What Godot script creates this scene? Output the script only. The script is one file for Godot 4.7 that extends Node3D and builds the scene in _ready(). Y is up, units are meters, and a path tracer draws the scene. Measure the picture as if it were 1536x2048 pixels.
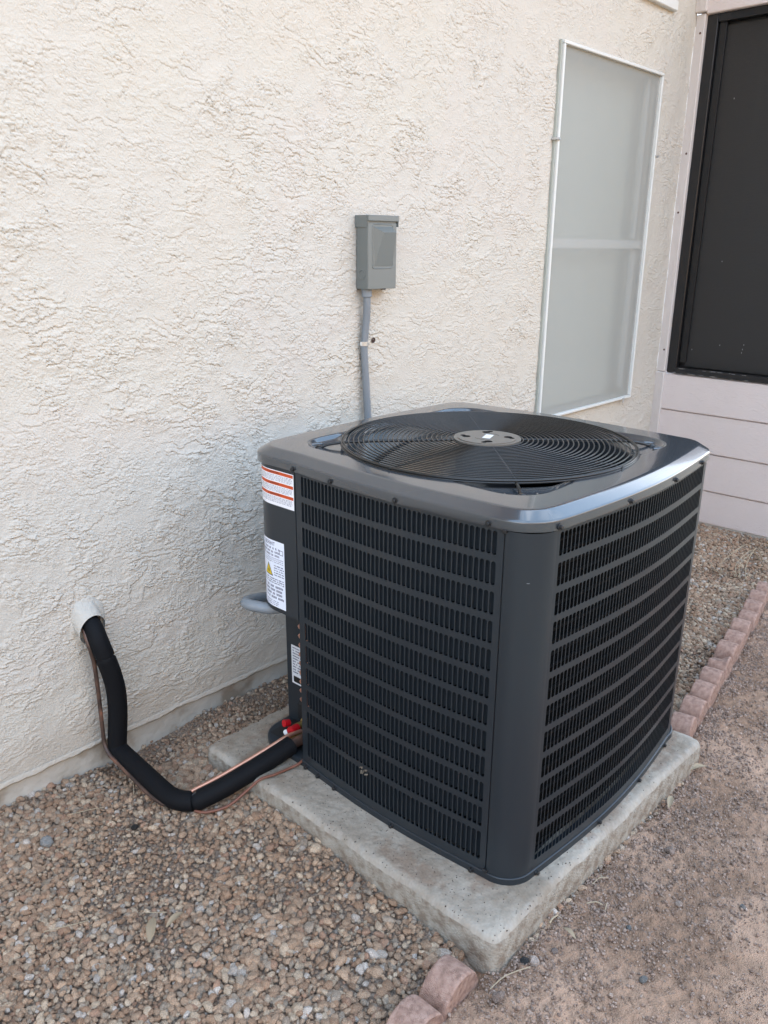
extends Node3D
# Outdoor condenser unit on a concrete pad beside a stucco house wall.

const PHI := 0.0170117
const PAD_Y := 0.07
var rng := RandomNumberGenerator.new()
var taken := {}
var unit: Node3D

# ---------------------------------------------------------------- mesh builder
class MB:
	var v := PackedVector3Array()
	var n := PackedVector3Array()
	var uv := PackedVector2Array()
	var col := PackedColorArray()
	var idx := PackedInt32Array()
	var use_col := false

	func vert(p: Vector3, nn: Vector3, t := Vector2.ZERO, c := Color.WHITE) -> int:
		v.append(p); n.append(nn); uv.append(t); col.append(c)
		return v.size() - 1

	func tri(a: Vector3, b: Vector3, c: Vector3) -> void:  # counter-clockwise seen from outside
		var nn := (b - a).cross(c - a).normalized()
		var i := v.size()
		vert(a, nn); vert(b, nn); vert(c, nn)
		idx.append(i); idx.append(i + 2); idx.append(i + 1)

	func quad(a: Vector3, b: Vector3, c: Vector3, d: Vector3, ua := Vector2(0, 1), ub := Vector2(1, 1), uc := Vector2(1, 0), ud := Vector2(0, 0)) -> void:
		var nn := (b - a).cross(c - a)
		if nn.length_squared() < 1e-20:
			nn = (c - a).cross(d - a)
		nn = nn.normalized()
		var i := v.size()
		vert(a, nn, ua); vert(b, nn, ub); vert(c, nn, uc); vert(d, nn, ud)
		for k in [0, 2, 1, 0, 3, 2]:
			idx.append(i + k)

	func qn(a: Vector3, b: Vector3, c: Vector3, d: Vector3, na: Vector3, nb: Vector3, nc: Vector3, nd: Vector3) -> void:
		var i := v.size()
		vert(a, na); vert(b, nb); vert(c, nc); vert(d, nd)
		for k in [0, 2, 1, 0, 3, 2]:
			idx.append(i + k)

	func face(pts: Array, inside: Vector3) -> void:  # flat convex polygon turned away from a point inside
		var mid := Vector3.ZERO
		for p in pts:
			mid += p
		mid /= pts.size()
		var nn: Vector3 = (pts[1] - pts[0]).cross(pts[2] - pts[0])
		if nn.dot(mid - inside) < 0.0:
			pts = pts.duplicate(); pts.reverse()
		for k in range(1, pts.size() - 1):
			tri(pts[0], pts[k], pts[k + 1])

	func box(c: Vector3, size: Vector3, r := 0.002, b := Basis.IDENTITY) -> void:
		var h := size / 2.0
		r = minf(r, minf(h.x, minf(h.y, h.z)) * 0.95)
		var P := func(sx, sy, sz, ax) -> Vector3:
			var q := Vector3(sx * (h.x - (0.0 if ax == 0 else r)), sy * (h.y - (0.0 if ax == 1 else r)), sz * (h.z - (0.0 if ax == 2 else r)))
			return c + b * q
		var ss := [-1, 1]
		for s in ss:
			face([P.call(s, -1, -1, 0), P.call(s, 1, -1, 0), P.call(s, 1, 1, 0), P.call(s, -1, 1, 0)], c)
			face([P.call(-1, s, -1, 1), P.call(1, s, -1, 1), P.call(1, s, 1, 1), P.call(-1, s, 1, 1)], c)
			face([P.call(-1, -1, s, 2), P.call(1, -1, s, 2), P.call(1, 1, s, 2), P.call(-1, 1, s, 2)], c)
			for t in ss:
				face([P.call(s, t, -1, 0), P.call(s, t, 1, 0), P.call(s, t, 1, 1), P.call(s, t, -1, 1)], c)
				face([P.call(s, -1, t, 0), P.call(s, 1, t, 0), P.call(s, 1, t, 2), P.call(s, -1, t, 2)], c)
				face([P.call(-1, s, t, 1), P.call(1, s, t, 1), P.call(1, s, t, 2), P.call(-1, s, t, 2)], c)
				for w in ss:
					face([P.call(s, t, w, 0), P.call(s, t, w, 1), P.call(s, t, w, 2)], c)

	func tube(pts: Array, radius, sides := 10, closed := false, caps := true) -> void:
		var m := pts.size()
		var t0: Vector3 = (pts[1] - pts[0]).normalized()
		var ref := Vector3.UP if absf(t0.y) < 0.9 else Vector3.RIGHT
		var nx := t0.cross(ref).normalized()
		var rings := []
		for i in m:
			var t: Vector3
			if closed:
				t = (pts[(i + 1) % m] - pts[(i + m - 1) % m]).normalized()
			else:
				t = (pts[mini(i + 1, m - 1)] - pts[maxi(i - 1, 0)]).normalized()
			nx = (nx - t * nx.dot(t)).normalized()
			var ny := t.cross(nx)
			var r: float = radius[i] if radius is Array else radius
			var base := v.size()
			for k in sides + 1:
				var a := TAU * k / sides
				var d := nx * cos(a) + ny * sin(a)
				vert(pts[i] + d * r, d, Vector2(float(k) / sides, float(i) / m))
			rings.append(base)
		var last := m if closed else m - 1
		for i in last:
			var a: int = rings[i]
			var b: int = rings[(i + 1) % m]
			for k in sides:
				for q in [a + k, b + k + 1, a + k + 1, a + k, b + k, b + k + 1]:
					idx.append(q)
		if caps and not closed:
			for e in 2:
				var i := 0 if e == 0 else m - 1
				var t: Vector3 = (pts[0] - pts[1]).normalized() if e == 0 else (pts[m - 1] - pts[m - 2]).normalized()
				var c := vert(pts[i], t)
				var base := v.size()
				for k in sides:
					vert(v[rings[i] + k], t)
				for k in sides:
					var p := base + k
					var q := base + (k + 1) % sides
					if e == 0:
						idx.append(c); idx.append(p); idx.append(q)
					else:
						idx.append(c); idx.append(q); idx.append(p)

	func lathe(prof: Array, segs := 32, at := Vector3.ZERO, b := Basis.IDENTITY) -> void:  # (radius, height) outside to the right when going up
		for j in prof.size() - 1:
			var p: Vector2 = prof[j]
			var q: Vector2 = prof[j + 1]
			var d := (q - p).normalized()
			for k in segs:
				var a0 := TAU * k / segs
				var a1 := TAU * (k + 1) / segs
				var d0 := Vector3(cos(a0), 0, -sin(a0))
				var d1 := Vector3(cos(a1), 0, -sin(a1))
				var n0 := b * (d0 * d.y - Vector3.UP * d.x)
				var n1 := b * (d1 * d.y - Vector3.UP * d.x)
				qn(at + b * (d0 * p.x + Vector3.UP * p.y), at + b * (d1 * p.x + Vector3.UP * p.y), at + b * (d1 * q.x + Vector3.UP * q.y), at + b * (d0 * q.x + Vector3.UP * q.y), n0, n1, n1, n0)

	func grid(pos: Array, cols: int, wrap := false, uvs := false, cs = null) -> void:  # rows of points, smooth normals; quad order a(i,j) b(i+1,j)
		var rows := pos.size() / cols
		var base := v.size()
		var nn := PackedVector3Array()
		nn.resize(pos.size())
		for i in rows - 1:
			for j in (cols if wrap else cols - 1):
				var a: int = i * cols + j
				var b: int = i * cols + (j + 1) % cols
				var c: int = (i + 1) * cols + (j + 1) % cols
				var d: int = (i + 1) * cols + j
				var f: Vector3 = (pos[c] - pos[a]).cross(pos[d] - pos[b])
				nn[a] += f; nn[b] += f; nn[c] += f; nn[d] += f
				for q in [a, c, b, a, d, c]:
					idx.append(base + q)
		for i in pos.size():
			vert(pos[i], nn[i].normalized(), Vector2(float(i % cols) / (cols - 1), float(i / cols) / maxi(rows - 1, 1)) if uvs else Vector2(pos[i].x, pos[i].z), cs[i] if cs else Color.WHITE)

	func mesh(m: Material) -> ArrayMesh:
		var a := []
		a.resize(Mesh.ARRAY_MAX)
		a[Mesh.ARRAY_VERTEX] = v
		a[Mesh.ARRAY_NORMAL] = n
		a[Mesh.ARRAY_TEX_UV] = uv
		if use_col:
			a[Mesh.ARRAY_COLOR] = col
		a[Mesh.ARRAY_INDEX] = idx
		var am := ArrayMesh.new()
		am.add_surface_from_arrays(Mesh.PRIMITIVE_TRIANGLES, a)
		am.surface_set_material(0, m)
		return am

# ---------------------------------------------------------------- scene helpers
func numbered(called: String, parent: Node) -> String:
	var key := str(parent.get_instance_id()) + called
	var k: int = taken.get(key, 0)
	taken[key] = k + 1
	return called if k == 0 else "%s_%03d" % [called, k]

func put(called: String, m: Mesh, parent: Node3D = null, at := Vector3.ZERO) -> MeshInstance3D:
	if parent == null:
		parent = self
	var o := MeshInstance3D.new()
	o.name = numbered(called, parent)
	o.mesh = m
	o.position = at
	parent.add_child(o, true)
	return o

func obj(called: String, mb: MB, mat: Material, parent: Node3D = null, at := Vector3.ZERO) -> MeshInstance3D:
	return put(called, mb.mesh(mat), parent, at)

func thing(called: String, label: String, category: String, at := Vector3.ZERO, turn := 0.0, group := "") -> Node3D:
	var o := Node3D.new()
	o.name = numbered(called, self)
	o.position = at
	o.rotation.y = turn
	add_child(o, true)
	return tag(o, label, category, group)

func tag(o: Node3D, label: String, category: String, group := "") -> Node3D:
	o.set_meta("label", label)
	o.set_meta("category", category)
	if group:
		o.set_meta("group", group)
	return o

func structure(o: Node3D, label: String, kind := "structure") -> Node3D:
	o.set_meta("kind", kind)
	o.set_meta("label", label)
	return o

func lin(r: float, g: float, b: float) -> Color:
	return Color(r, g, b).linear_to_srgb()

func mat(r: float, g: float, b: float, rough := 0.6, metal := 0.0, spec := 0.5) -> StandardMaterial3D:
	var m := StandardMaterial3D.new()
	m.albedo_color = lin(r, g, b)
	m.roughness = rough
	m.metallic = metal
	m.metallic_specular = spec
	return m

func noise(freq: float, oct := 3, sd := 1, type := FastNoiseLite.TYPE_SIMPLEX_SMOOTH) -> FastNoiseLite:
	var f := FastNoiseLite.new()
	f.noise_type = type
	f.frequency = freq
	f.fractal_octaves = oct
	f.fractal_type = FastNoiseLite.FRACTAL_FBM if oct > 1 else FastNoiseLite.FRACTAL_NONE
	f.seed = sd
	return f

func noise_tex(freq: float, oct: int, sd: int, size := 512, ramp: Gradient = null) -> NoiseTexture2D:
	var t := NoiseTexture2D.new()
	t.width = size
	t.height = size
	t.seamless = true
	t.noise = noise(freq, oct, sd)
	if ramp:
		t.color_ramp = ramp
	return t

func ramp(cs: Array, at: Array) -> Gradient:
	var g := Gradient.new()
	g.offsets = PackedFloat32Array(at)
	g.colors = PackedColorArray(cs)
	return g

func grain(m: StandardMaterial3D, freq: float, scale_cm: float, per_m: float, sd := 3, oct := 4) -> StandardMaterial3D:
	m.heightmap_enabled = true
	m.heightmap_texture = noise_tex(freq, oct, sd)
	m.heightmap_scale = scale_cm
	m.uv1_triplanar = true
	m.uv1_world_triplanar = true
	m.uv1_scale = Vector3.ONE * per_m
	return m

func mottle(m: StandardMaterial3D, cs: Array, at: Array, freq: float, per_m: float, sd := 5, oct := 5) -> StandardMaterial3D:
	m.albedo_color = Color.WHITE
	m.albedo_texture = noise_tex(freq, oct, sd, 512, ramp(cs, at))
	m.uv1_triplanar = true
	m.uv1_world_triplanar = true
	m.uv1_scale = Vector3.ONE * per_m
	return m

func smooth_path(pts: Array, sub := 6) -> Array:
	var out := []
	for i in pts.size() - 1:
		var a: Vector3 = pts[maxi(i - 1, 0)]
		var b: Vector3 = pts[i]
		var c: Vector3 = pts[i + 1]
		var d: Vector3 = pts[mini(i + 2, pts.size() - 1)]
		for k in sub:
			out.append(b.cubic_interpolate(c, a, d, float(k) / sub))
	out.append(pts[-1])
	return out

func sstep(a: float, b: float, x: float) -> float:
	return smoothstep(a, b, x)

func uxf(lx: float, y: float, lz: float) -> Vector3:  # unit axes to the scene
	return Vector3(-0.1508, 0, 1.0322) + Vector3(cos(PHI) * lx + sin(PHI) * lz, y, -sin(PHI) * lx + cos(PHI) * lz)

# ---------------------------------------------------------------- materials
var M := {}

func make_materials() -> void:
	M.paint = mat(0.0195, 0.0245, 0.0300, 0.29, 0.0, 0.45)
	M.cap = mat(0.040, 0.046, 0.053, 0.2, 0.0, 0.62)
	M.cap.clearcoat_enabled = true
	M.cap.clearcoat = 0.7
	M.cap.clearcoat_roughness = 0.06
	M.coil = grain(mat(0.004, 0.0045, 0.005, 0.8, 0.0, 0.15), 0.02, 0.05, 4.0)
	M.black = mat(0.010, 0.010, 0.011, 0.5)
	M.wire = mat(0.014, 0.014, 0.014, 0.28)
	M.screw = mat(0.012, 0.012, 0.013, 0.4)
	M.alu = mat(0.66, 0.60, 0.53, 0.24, 0.95)
	M.hub = mat(0.17, 0.155, 0.135, 0.38, 0.3)
	M.copper = mat(0.52, 0.27, 0.19, 0.36, 0.65)
	M.copper_old = mottle(mat(1, 1, 1, 0.5, 0.35), [lin(0.055, 0.038, 0.032), lin(0.13, 0.075, 0.055), lin(0.33, 0.15, 0.095)], [0.3, 0.58, 0.78], 0.012, 1.6, 8)
	M.brass = mat(0.55, 0.38, 0.14, 0.35, 0.8)
	M.red = mat(0.42, 0.006, 0.012, 0.32)
	M.white = mat(0.75, 0.75, 0.74, 0.5)
	M.foam = grain(mat(0.0040, 0.0045, 0.0060, 0.7, 0.0, 0.3), 0.08, 0.02, 12.0)
	M.wire_brown = mat(0.17, 0.065, 0.04, 0.5)
	M.box_grey = mat(0.150, 0.164, 0.158, 0.36)
	M.conduit = mat(0.20, 0.225, 0.25, 0.45)
	M.galv = mat(0.55, 0.56, 0.56, 0.35, 0.7)
	M.frame_white = mat(0.66, 0.66, 0.63, 0.4)
	M.siding = grain(mat(0.68, 0.595, 0.560, 0.6), 0.02, 0.14, 2.2, 12, 5)
	M.siding.uv1_scale = Vector3(2.2, 26.0, 3.4)
	M.trim = grain(mat(0.60, 0.545, 0.51, 0.65), 0.02, 0.12, 3.0, 14, 5)
	M.trim.uv1_scale = Vector3(30, 1.6, 30)
	M.screen_black = grain(mat(0.017, 0.0155, 0.0145, 0.5), 0.02, 0.06, 2.0, 19)
	M.screen_black.uv1_scale = Vector3(1.0, 40.0, 1.6)
	M.frame_black = mat(0.009, 0.009, 0.010, 0.32)
	M.stucco = grain(mat(1, 1, 1, 0.9, 0.0, 0.25), 0.09, 0.10, 4.0, 21, 4)
	M.stucco.vertex_color_use_as_albedo = true
	M.plaster = grain(mat(0.55, 0.51, 0.445, 0.9, 0.0, 0.25), 0.05, 0.15, 4.0, 23)
	M.mortar = grain(mat(0.50, 0.47, 0.42, 0.88), 0.03, 0.25, 6.0, 24)
	M.foundation = grain(mottle(mat(1, 1, 1, 0.9), [lin(0.27, 0.22, 0.17), lin(0.44, 0.405, 0.35), lin(0.52, 0.485, 0.43)], [0.22, 0.42, 0.8], 0.006, 1.4, 31), 0.04, 0.2, 1.4, 32)
	M.concrete = StandardMaterial3D.new()
	M.edger = grain(mottle(mat(1, 1, 1, 0.92), [lin(0.26, 0.158, 0.122), lin(0.365, 0.228, 0.176), lin(0.45, 0.30, 0.24)], [0.25, 0.5, 0.8], 0.03, 3.0, 41), 0.22, 0.40, 4.0, 42)
	M.stone = grain(mat(1, 1, 1, 0.88), 0.05, 0.35, 14.0, 51)
	M.stone.albedo_texture = noise_tex(0.11, 4, 52, 512, ramp([Color(0.42, 0.40, 0.38), Color(0.86, 0.84, 0.82), Color(1, 1, 1)], [0.3, 0.5, 0.72]))
	M.stone.vertex_color_use_as_albedo = true
	M.bed = grain(mottle(mat(1, 1, 1, 0.95), [lin(0.17, 0.12, 0.09), lin(0.30, 0.22, 0.165), lin(0.40, 0.3, 0.23)], [0.25, 0.5, 0.8], 0.05, 3.0, 55), 0.2, 0.4, 5.0, 56)
	M.dirt = grain(mat(1, 1, 1, 0.95, 0.0, 0.3), 0.13, 0.38, 4.0, 61, 5)
	M.dirt.vertex_color_use_as_albedo = true
	M.straw = mat(0.36, 0.29, 0.2, 0.8)
	M.leaf = mat(0.30, 0.23, 0.15, 0.75)
	M.roof = mat(0.20, 0.13, 0.09, 0.8)
	M.soffit = mat(0.56, 0.40, 0.24, 0.7)
	M.block = grain(mat(0.50, 0.41, 0.29, 0.9), 0.03, 0.2, 2.0, 71)

# ---------------------------------------------------------------- main
func _ready() -> void:
	rng.seed = 20240611
	# camera
	var cam := Camera3D.new()
	cam.name = "camera"
	cam.fov = 64.868
	cam.near = 0.02
	cam.far = 400.0
	cam.transform = Transform3D(Basis(Vector3(0.6855, 0.0075, 0.7281).normalized(), Vector3(0.2243, 0.9491, -0.2210).normalized(), Vector3(-0.6927, 0.3148, 0.6489).normalized()).orthonormalized(), Vector3(-1.2109, 1.2346, 1.6834))
	add_child(cam)
	cam.current = true
	# sky
	var we := WorldEnvironment.new()
	we.name = "environment"
	var env := Environment.new()
	env.background_mode = Environment.BG_SKY
	var sky := Sky.new()
	var sm := ProceduralSkyMaterial.new()
	sm.sky_top_color = Color(0.54, 0.655, 0.785)
	sm.sky_horizon_color = Color(0.775, 0.795, 0.80)
	sm.sky_curve = 0.14
	sm.ground_bottom_color = Color(0.38, 0.30, 0.25)
	sm.ground_horizon_color = Color(0.62, 0.56, 0.5)
	sm.sun_angle_max = 12.0
	var ct := NoiseTexture2D.new()
	ct.width = 1024
	ct.height = 512
	ct.seamless = true
	ct.noise = noise(0.008, 5, 91)
	ct.color_ramp = ramp([Color(1, 0.98, 0.95, 0.0), Color(1, 0.98, 0.95, 0.03), Color(1, 0.97, 0.93, 0.5)], [0.0, 0.45, 0.8])
	sm.sky_cover = ct
	sky.sky_material = sm
	env.sky = sky
	env.tonemap_mode = Environment.TONE_MAPPER_LINEAR
	env.tonemap_exposure = 5.3
	env.sdfgi_enabled = true
	env.ssao_enabled = true
	env.ssil_enabled = true
	we.environment = env
	add_child(we)
	# sun: behind the house, so that this yard lies in its shade
	var sun := DirectionalLight3D.new()
	sun.name = "sun"
	sun.light_energy = 0.9
	sun.light_color = Color(1.0, 0.87, 0.70)
	sun.light_angular_distance = 0.5
	sun.shadow_enabled = true
	sun.look_at_from_position(Vector3.ZERO, Vector3(0.22, -0.50, 0.84), Vector3.UP)
	add_child(sun)

	make_materials()
	make_ground()
	make_house()
	make_far_wall()
	make_surroundings()
	make_pad()
	make_unit()
	make_windows()
	make_disconnect()
	make_lines()
	make_edging()
	make_gravel()
	make_small_things()

# ---------------------------------------------------------------- ground
var gn := noise(4.0, 3, 101)

func gravel_y(x: float, z: float) -> float:
	var y := 0.004 + 0.028 * exp(-(pow((x + 0.2) / 0.22, 2.0) + pow((z - 0.45) / 0.35, 2.0)))
	y -= 0.018 * exp(-(pow((x + 0.35) / 0.15, 2.0) + pow(z / 0.12, 2.0)))
	if x > 0.9:
		y -= 0.016 * sstep(0.9, 2.2, x) * (1.0 - sstep(0.5, 0.95, z))
	return y + 0.007 * gn.get_noise_2d(x, z) - 0.009

func make_ground() -> void:
	var g := MB.new()
	g.quad(Vector3(-80, -0.06, 80), Vector3(80, -0.06, 80), Vector3(80, -0.06, -80), Vector3(-80, -0.06, -80))
	structure(obj("ground", g, mat(0.35, 0.285, 0.205, 0.95)), "bare desert yard around the house")
	# bed under the gravel
	var pos := []
	var cols := 190
	for j in 62:
		for i in cols:
			var x := -1.25 + i * 0.02
			var z := -0.02 + j * 0.0195
			pos.append(Vector3(x, gravel_y(x, z) - 0.004 - 0.05 * sstep(-0.04, 0.0, z - edge_front(x)), z))
	var b := MB.new()
	pos = flip_rows(pos, cols)
	b.grid(pos, cols)
	structure(obj("gravel_bed", b, M.bed), "brown soil under the decorative gravel")
	# trodden dirt in front: fine grains, shoe tread marks
	var d := MB.new()
	d.use_col = true
	var c2 := 675
	var r2 := 237
	var na := noise(3.2, 3, 111)
	var nb := noise(30.0, 5, 112)
	var nc := noise(160.0, 2, 113)
	var nr := noise(13.0, 2, 114)
	nr.domain_warp_enabled = true
	nr.domain_warp_amplitude = 0.03
	nr.domain_warp_frequency = 9.0
	var cs := []
	pos = []
	for j in range(r2 - 1, -1, -1):
		for i in c2:
			var x := -0.78 + i * 0.004
			var z := 0.80 + j * 0.004
			var a := na.get_noise_2d(x, z)
			var rough := sstep(0.55, 0.15, z - 1.07 + 0.25 * a + 0.10 * x)
			var ridge := 1.0 - absf(nr.get_noise_2d(x, z)) * 13.0
			var y := -0.001 + 0.008 * a + (0.0016 + 0.004 * rough) * nb.get_noise_2d(x, z) + (0.0010 + 0.0024 * rough) * nc.get_noise_2d(x, z)
			y += 0.0055 * maxf(ridge, 0.0) * (1.0 - rough * 0.8) * sstep(-0.1, 0.3, nb.get_noise_2d(x * 0.11 + 5.0, z * 0.11))
			var front := edge_front(x)
			y -= 0.030 * sstep(0.03, -0.05, z - front)
			pos.append(Vector3(x, y, z))
			var t := clampf(0.5 + 0.9 * a - 0.22 * rough + 0.25 * nb.get_noise_2d(x, z), 0.0, 1.0)
			cs.append(Color(0.285, 0.178, 0.118).lerp(Color(0.49, 0.320, 0.224), t))
	d.grid(pos, c2, false, false, cs)
	structure(obj("dirt_path", d, M.dirt), "trodden reddish dirt in front of the pad")

func edge_front(x: float) -> float:  # where the edging meets the dirt
	if x < -0.25:
		return 1.058 + 0.02 * (-(x + 0.3))
	if x < 0.62:
		return 1.075
	return 1.035 - 0.165 * (x - 0.62)

func flip_rows(p: Array, cols: int) -> Array:
	var out := []
	for j in range(p.size() / cols - 1, -1, -1):
		out.append_array(p.slice(j * cols, j * cols + cols))
	return out

# ---------------------------------------------------------------- house
func make_house() -> void:
	var h := thing("stucco_wall", "cream house wall of rough textured stucco behind the condenser unit", "wall")
	# relief: trowelled ledges that face down and to the right, with fine sand between
	var x0 := -0.80
	var y0 := 0.064
	var st := 0.0026
	var nx := int((2.4656 - x0) / st) + 1
	var ny := int((2.34 - y0) / st) + 1
	var a := noise(5.2, 5, 201)
	a.fractal_gain = 0.56
	var a2 := noise(14.0, 4, 207)
	a2.fractal_gain = 0.62
	var a3 := noise(30.0, 4, 208)
	a3.fractal_gain = 0.6
	var mk := noise(3.4, 3, 202)
	var f1 := noise(62.0, 3, 203)
	var f2 := noise(150.0, 2, 204)
	var lo := noise(0.9, 3, 205)
	var H := PackedFloat32Array()
	H.resize(nx * ny)
	for j in ny:
		var y := y0 + j * st
		for i in nx:
			var x := x0 + i * st
			var wx := x + 0.012 * f1.get_noise_2d(y * 0.5 + 3.0, x * 0.5)
			var m0 := mk.get_noise_2d(x * 0.4 + 20.0, y * 0.4)
			var n0 := a.get_noise_2d(wx * 0.8, y * 1.5)
			var tilt := lerpf(0.25, 1.15, clampf((y - 0.5) / 1.0, 0.0, 1.0)) + 0.5 * m0
			var big := 2.6 * n0 - 15.0 * y - 12.0 * tilt * x * 0.35
			var s := big - floorf(big)
			var m := mk.get_noise_2d(x, y)
			var sml := 2.5 * a2.get_noise_2d(wx * 0.7, y * 1.2) - 26.0 * y - 9.0 * tilt * x
			var s2 := sml - floorf(sml)
			var tny := 2.3 * a3.get_noise_2d(wx * 0.8, y * 1.2) - 46.0 * y - 26.0 * tilt * x
			var s3 := tny - floorf(tny)
			var q := f1.get_noise_2d(x, y)
			var w1 := sstep(-0.30, 0.22, mk.get_noise_2d(x * 1.7 + 9.0, y * 1.7))
			var w2 := sstep(-0.28, 0.20, mk.get_noise_2d(x * 2.6 - 5.0, y * 2.6))
			var w3 := sstep(-0.25, 0.22, mk.get_noise_2d(x * 3.3, y * 3.3 + 8.0))
			var amp := lerpf(0.75, 1.15, sstep(-0.28, 0.25, mk.get_noise_2d(x * 0.55 - 31.0, y * 0.55)))
			var hh := amp * (0.0027 * s * w1 + 0.0023 * s2 * w2 + 0.0016 * s3 * w3) + 0.0003 * q + 0.0004 * f2.get_noise_2d(x, y) + 0.0012 * m
			# smoother, thinner coat along the foot of the wall
			var foot := sstep(0.09, 0.02, y - y0)
			H[j * nx + i] = hh * (1.0 - 0.5 * foot) - 0.003 * foot
	var V := PackedVector3Array()
	var N := PackedVector3Array()
	var C := PackedColorArray()
	var I := PackedInt32Array()
	V.resize(nx * ny); N.resize(nx * ny); C.resize(nx * ny)
	for j in ny:
		var y := y0 + j * st
		for i in nx:
			var x := x0 + i * st
			var k := j * nx + i
			var e := H[k]
			V[k] = Vector3(minf(x, 2.4656), y, e)
			var r := H[k + 1] if i < nx - 1 else e
			var up := H[k + nx] if j < ny - 1 else e
			N[k] = Vector3((e - r) / st, (e - up) / st, 1).normalized()
			var t := lo.get_noise_2d(x, y) * 0.5 + 0.5
			C[k] = Color(0.565, 0.518, 0.447).lerp(Color(0.545, 0.510, 0.456), t)
			var spl := sstep(0.11, 0.0, y - y0 + 0.05 * lo.get_noise_2d(x * 9.0, y * 4.0)) * 0.30
			C[k] = C[k].lerp(Color(0.36, 0.30, 0.235), spl)
	for j in ny - 1:
		var y := y0 + j * st
		for i in nx - 1:
			var x := x0 + i * st
			if x > 1.452 and x < 2.17 and y > 0.604 and y < 1.876:
				continue
			if x > 1.60 and x < 2.21 and y > 2.155:
				continue
			if y > 1.95 + 0.19 * (x + 0.46) and x < 1.3 or x > 0.25 and x < 1.25 and y < 0.36:
				continue
			var k := j * nx + i
			I.append(k); I.append(k + nx); I.append(k + 1)
			I.append(k + 1); I.append(k + nx); I.append(k + nx + 1)
	var arr := []
	arr.resize(Mesh.ARRAY_MAX)
	arr[Mesh.ARRAY_VERTEX] = V
	arr[Mesh.ARRAY_NORMAL] = N
	arr[Mesh.ARRAY_COLOR] = C
	arr[Mesh.ARRAY_INDEX] = I
	var am := ArrayMesh.new()
	am.add_surface_from_arrays(Mesh.PRIMITIVE_TRIANGLES, arr)
	am.surface_set_material(0, M.stucco)
	put("stucco_coat", am, h)
	# the wall's core, with the two window openings left free
	var c := MB.new()
	for q in [[-7.0, 1.450, 0.06, 2.75], [1.450, 2.172, 0.06, 0.602], [1.450, 1.598, 1.878, 2.75], [1.598, 2.172, 1.878, 2.153], [2.172, 2.212, 0.06, 2.153], [2.212, 2.4656, 0.06, 2.75], [2.172, 2.2119, 2.1535, 2.1545]]:
		c.box(Vector3((q[0] + q[1]) / 2, (q[2] + q[3]) / 2, -0.105), Vector3(q[1] - q[0], q[3] - q[2], 0.2), 0.0005)
	c.box(Vector3(-3.9, 1.4, -0.002), Vector3(6.18, 2.67, 0.006), 0.0005)
	c.box(Vector3(0.0, 2.55, -0.002), Vector3(1.6, 0.41, 0.006), 0.0005)
	obj("wall_core", c, M.plaster, h)
	# foundation below the stucco
	var f := MB.new()
	f.box(Vector3(-2.2, -0.06, -0.11), Vector3(9.4, 0.238, 0.2), 0.004)
	obj("foundation", f, M.foundation, h)
	# ragged lip where the coat ends
	var lip := MB.new()
	var ln := noise(9.0, 4, 231)
	var rows := []
	var cc := 420
	for k in 4:
		for i in cc:
			var x := -0.8 + i * (2.9 / (cc - 1))
			var w := 0.006 * ln.get_noise_2d(x, 0.3) + 0.003 * ln.get_noise_2d(x * 4.0, 7.0)
			var p: Vector3 = [Vector3(x, 0.052 + w, -0.012), Vector3(x, 0.053 + w, 0.0), Vector3(x, 0.058 + w, 0.0035), Vector3(x, 0.068, 0.001)][k]
			rows.append(p)
	lip.grid(rows, cc)
	obj("stucco_edge", lip, M.plaster, h)
	# roof with its overhang
	var r := thing("roof", "low roof with a wide overhang above the stucco wall", "roof")
	var s := MB.new()
	s.box(Vector3(-1.5, 2.80, -2.7), Vector3(11.0, 0.06, 6.3), 0.004)
	obj("soffit", s, M.soffit, r)
	var t := MB.new()
	t.box(Vector3(-1.5, 2.93, -2.7), Vector3(11.2, 0.18, 6.5), 0.01)
	t.box(Vector3(-1.5, 3.22, -2.9), Vector3(11.2, 0.36, 4.6), 0.02)
	obj("roof_tiles", t, M.roof, r)

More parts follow.
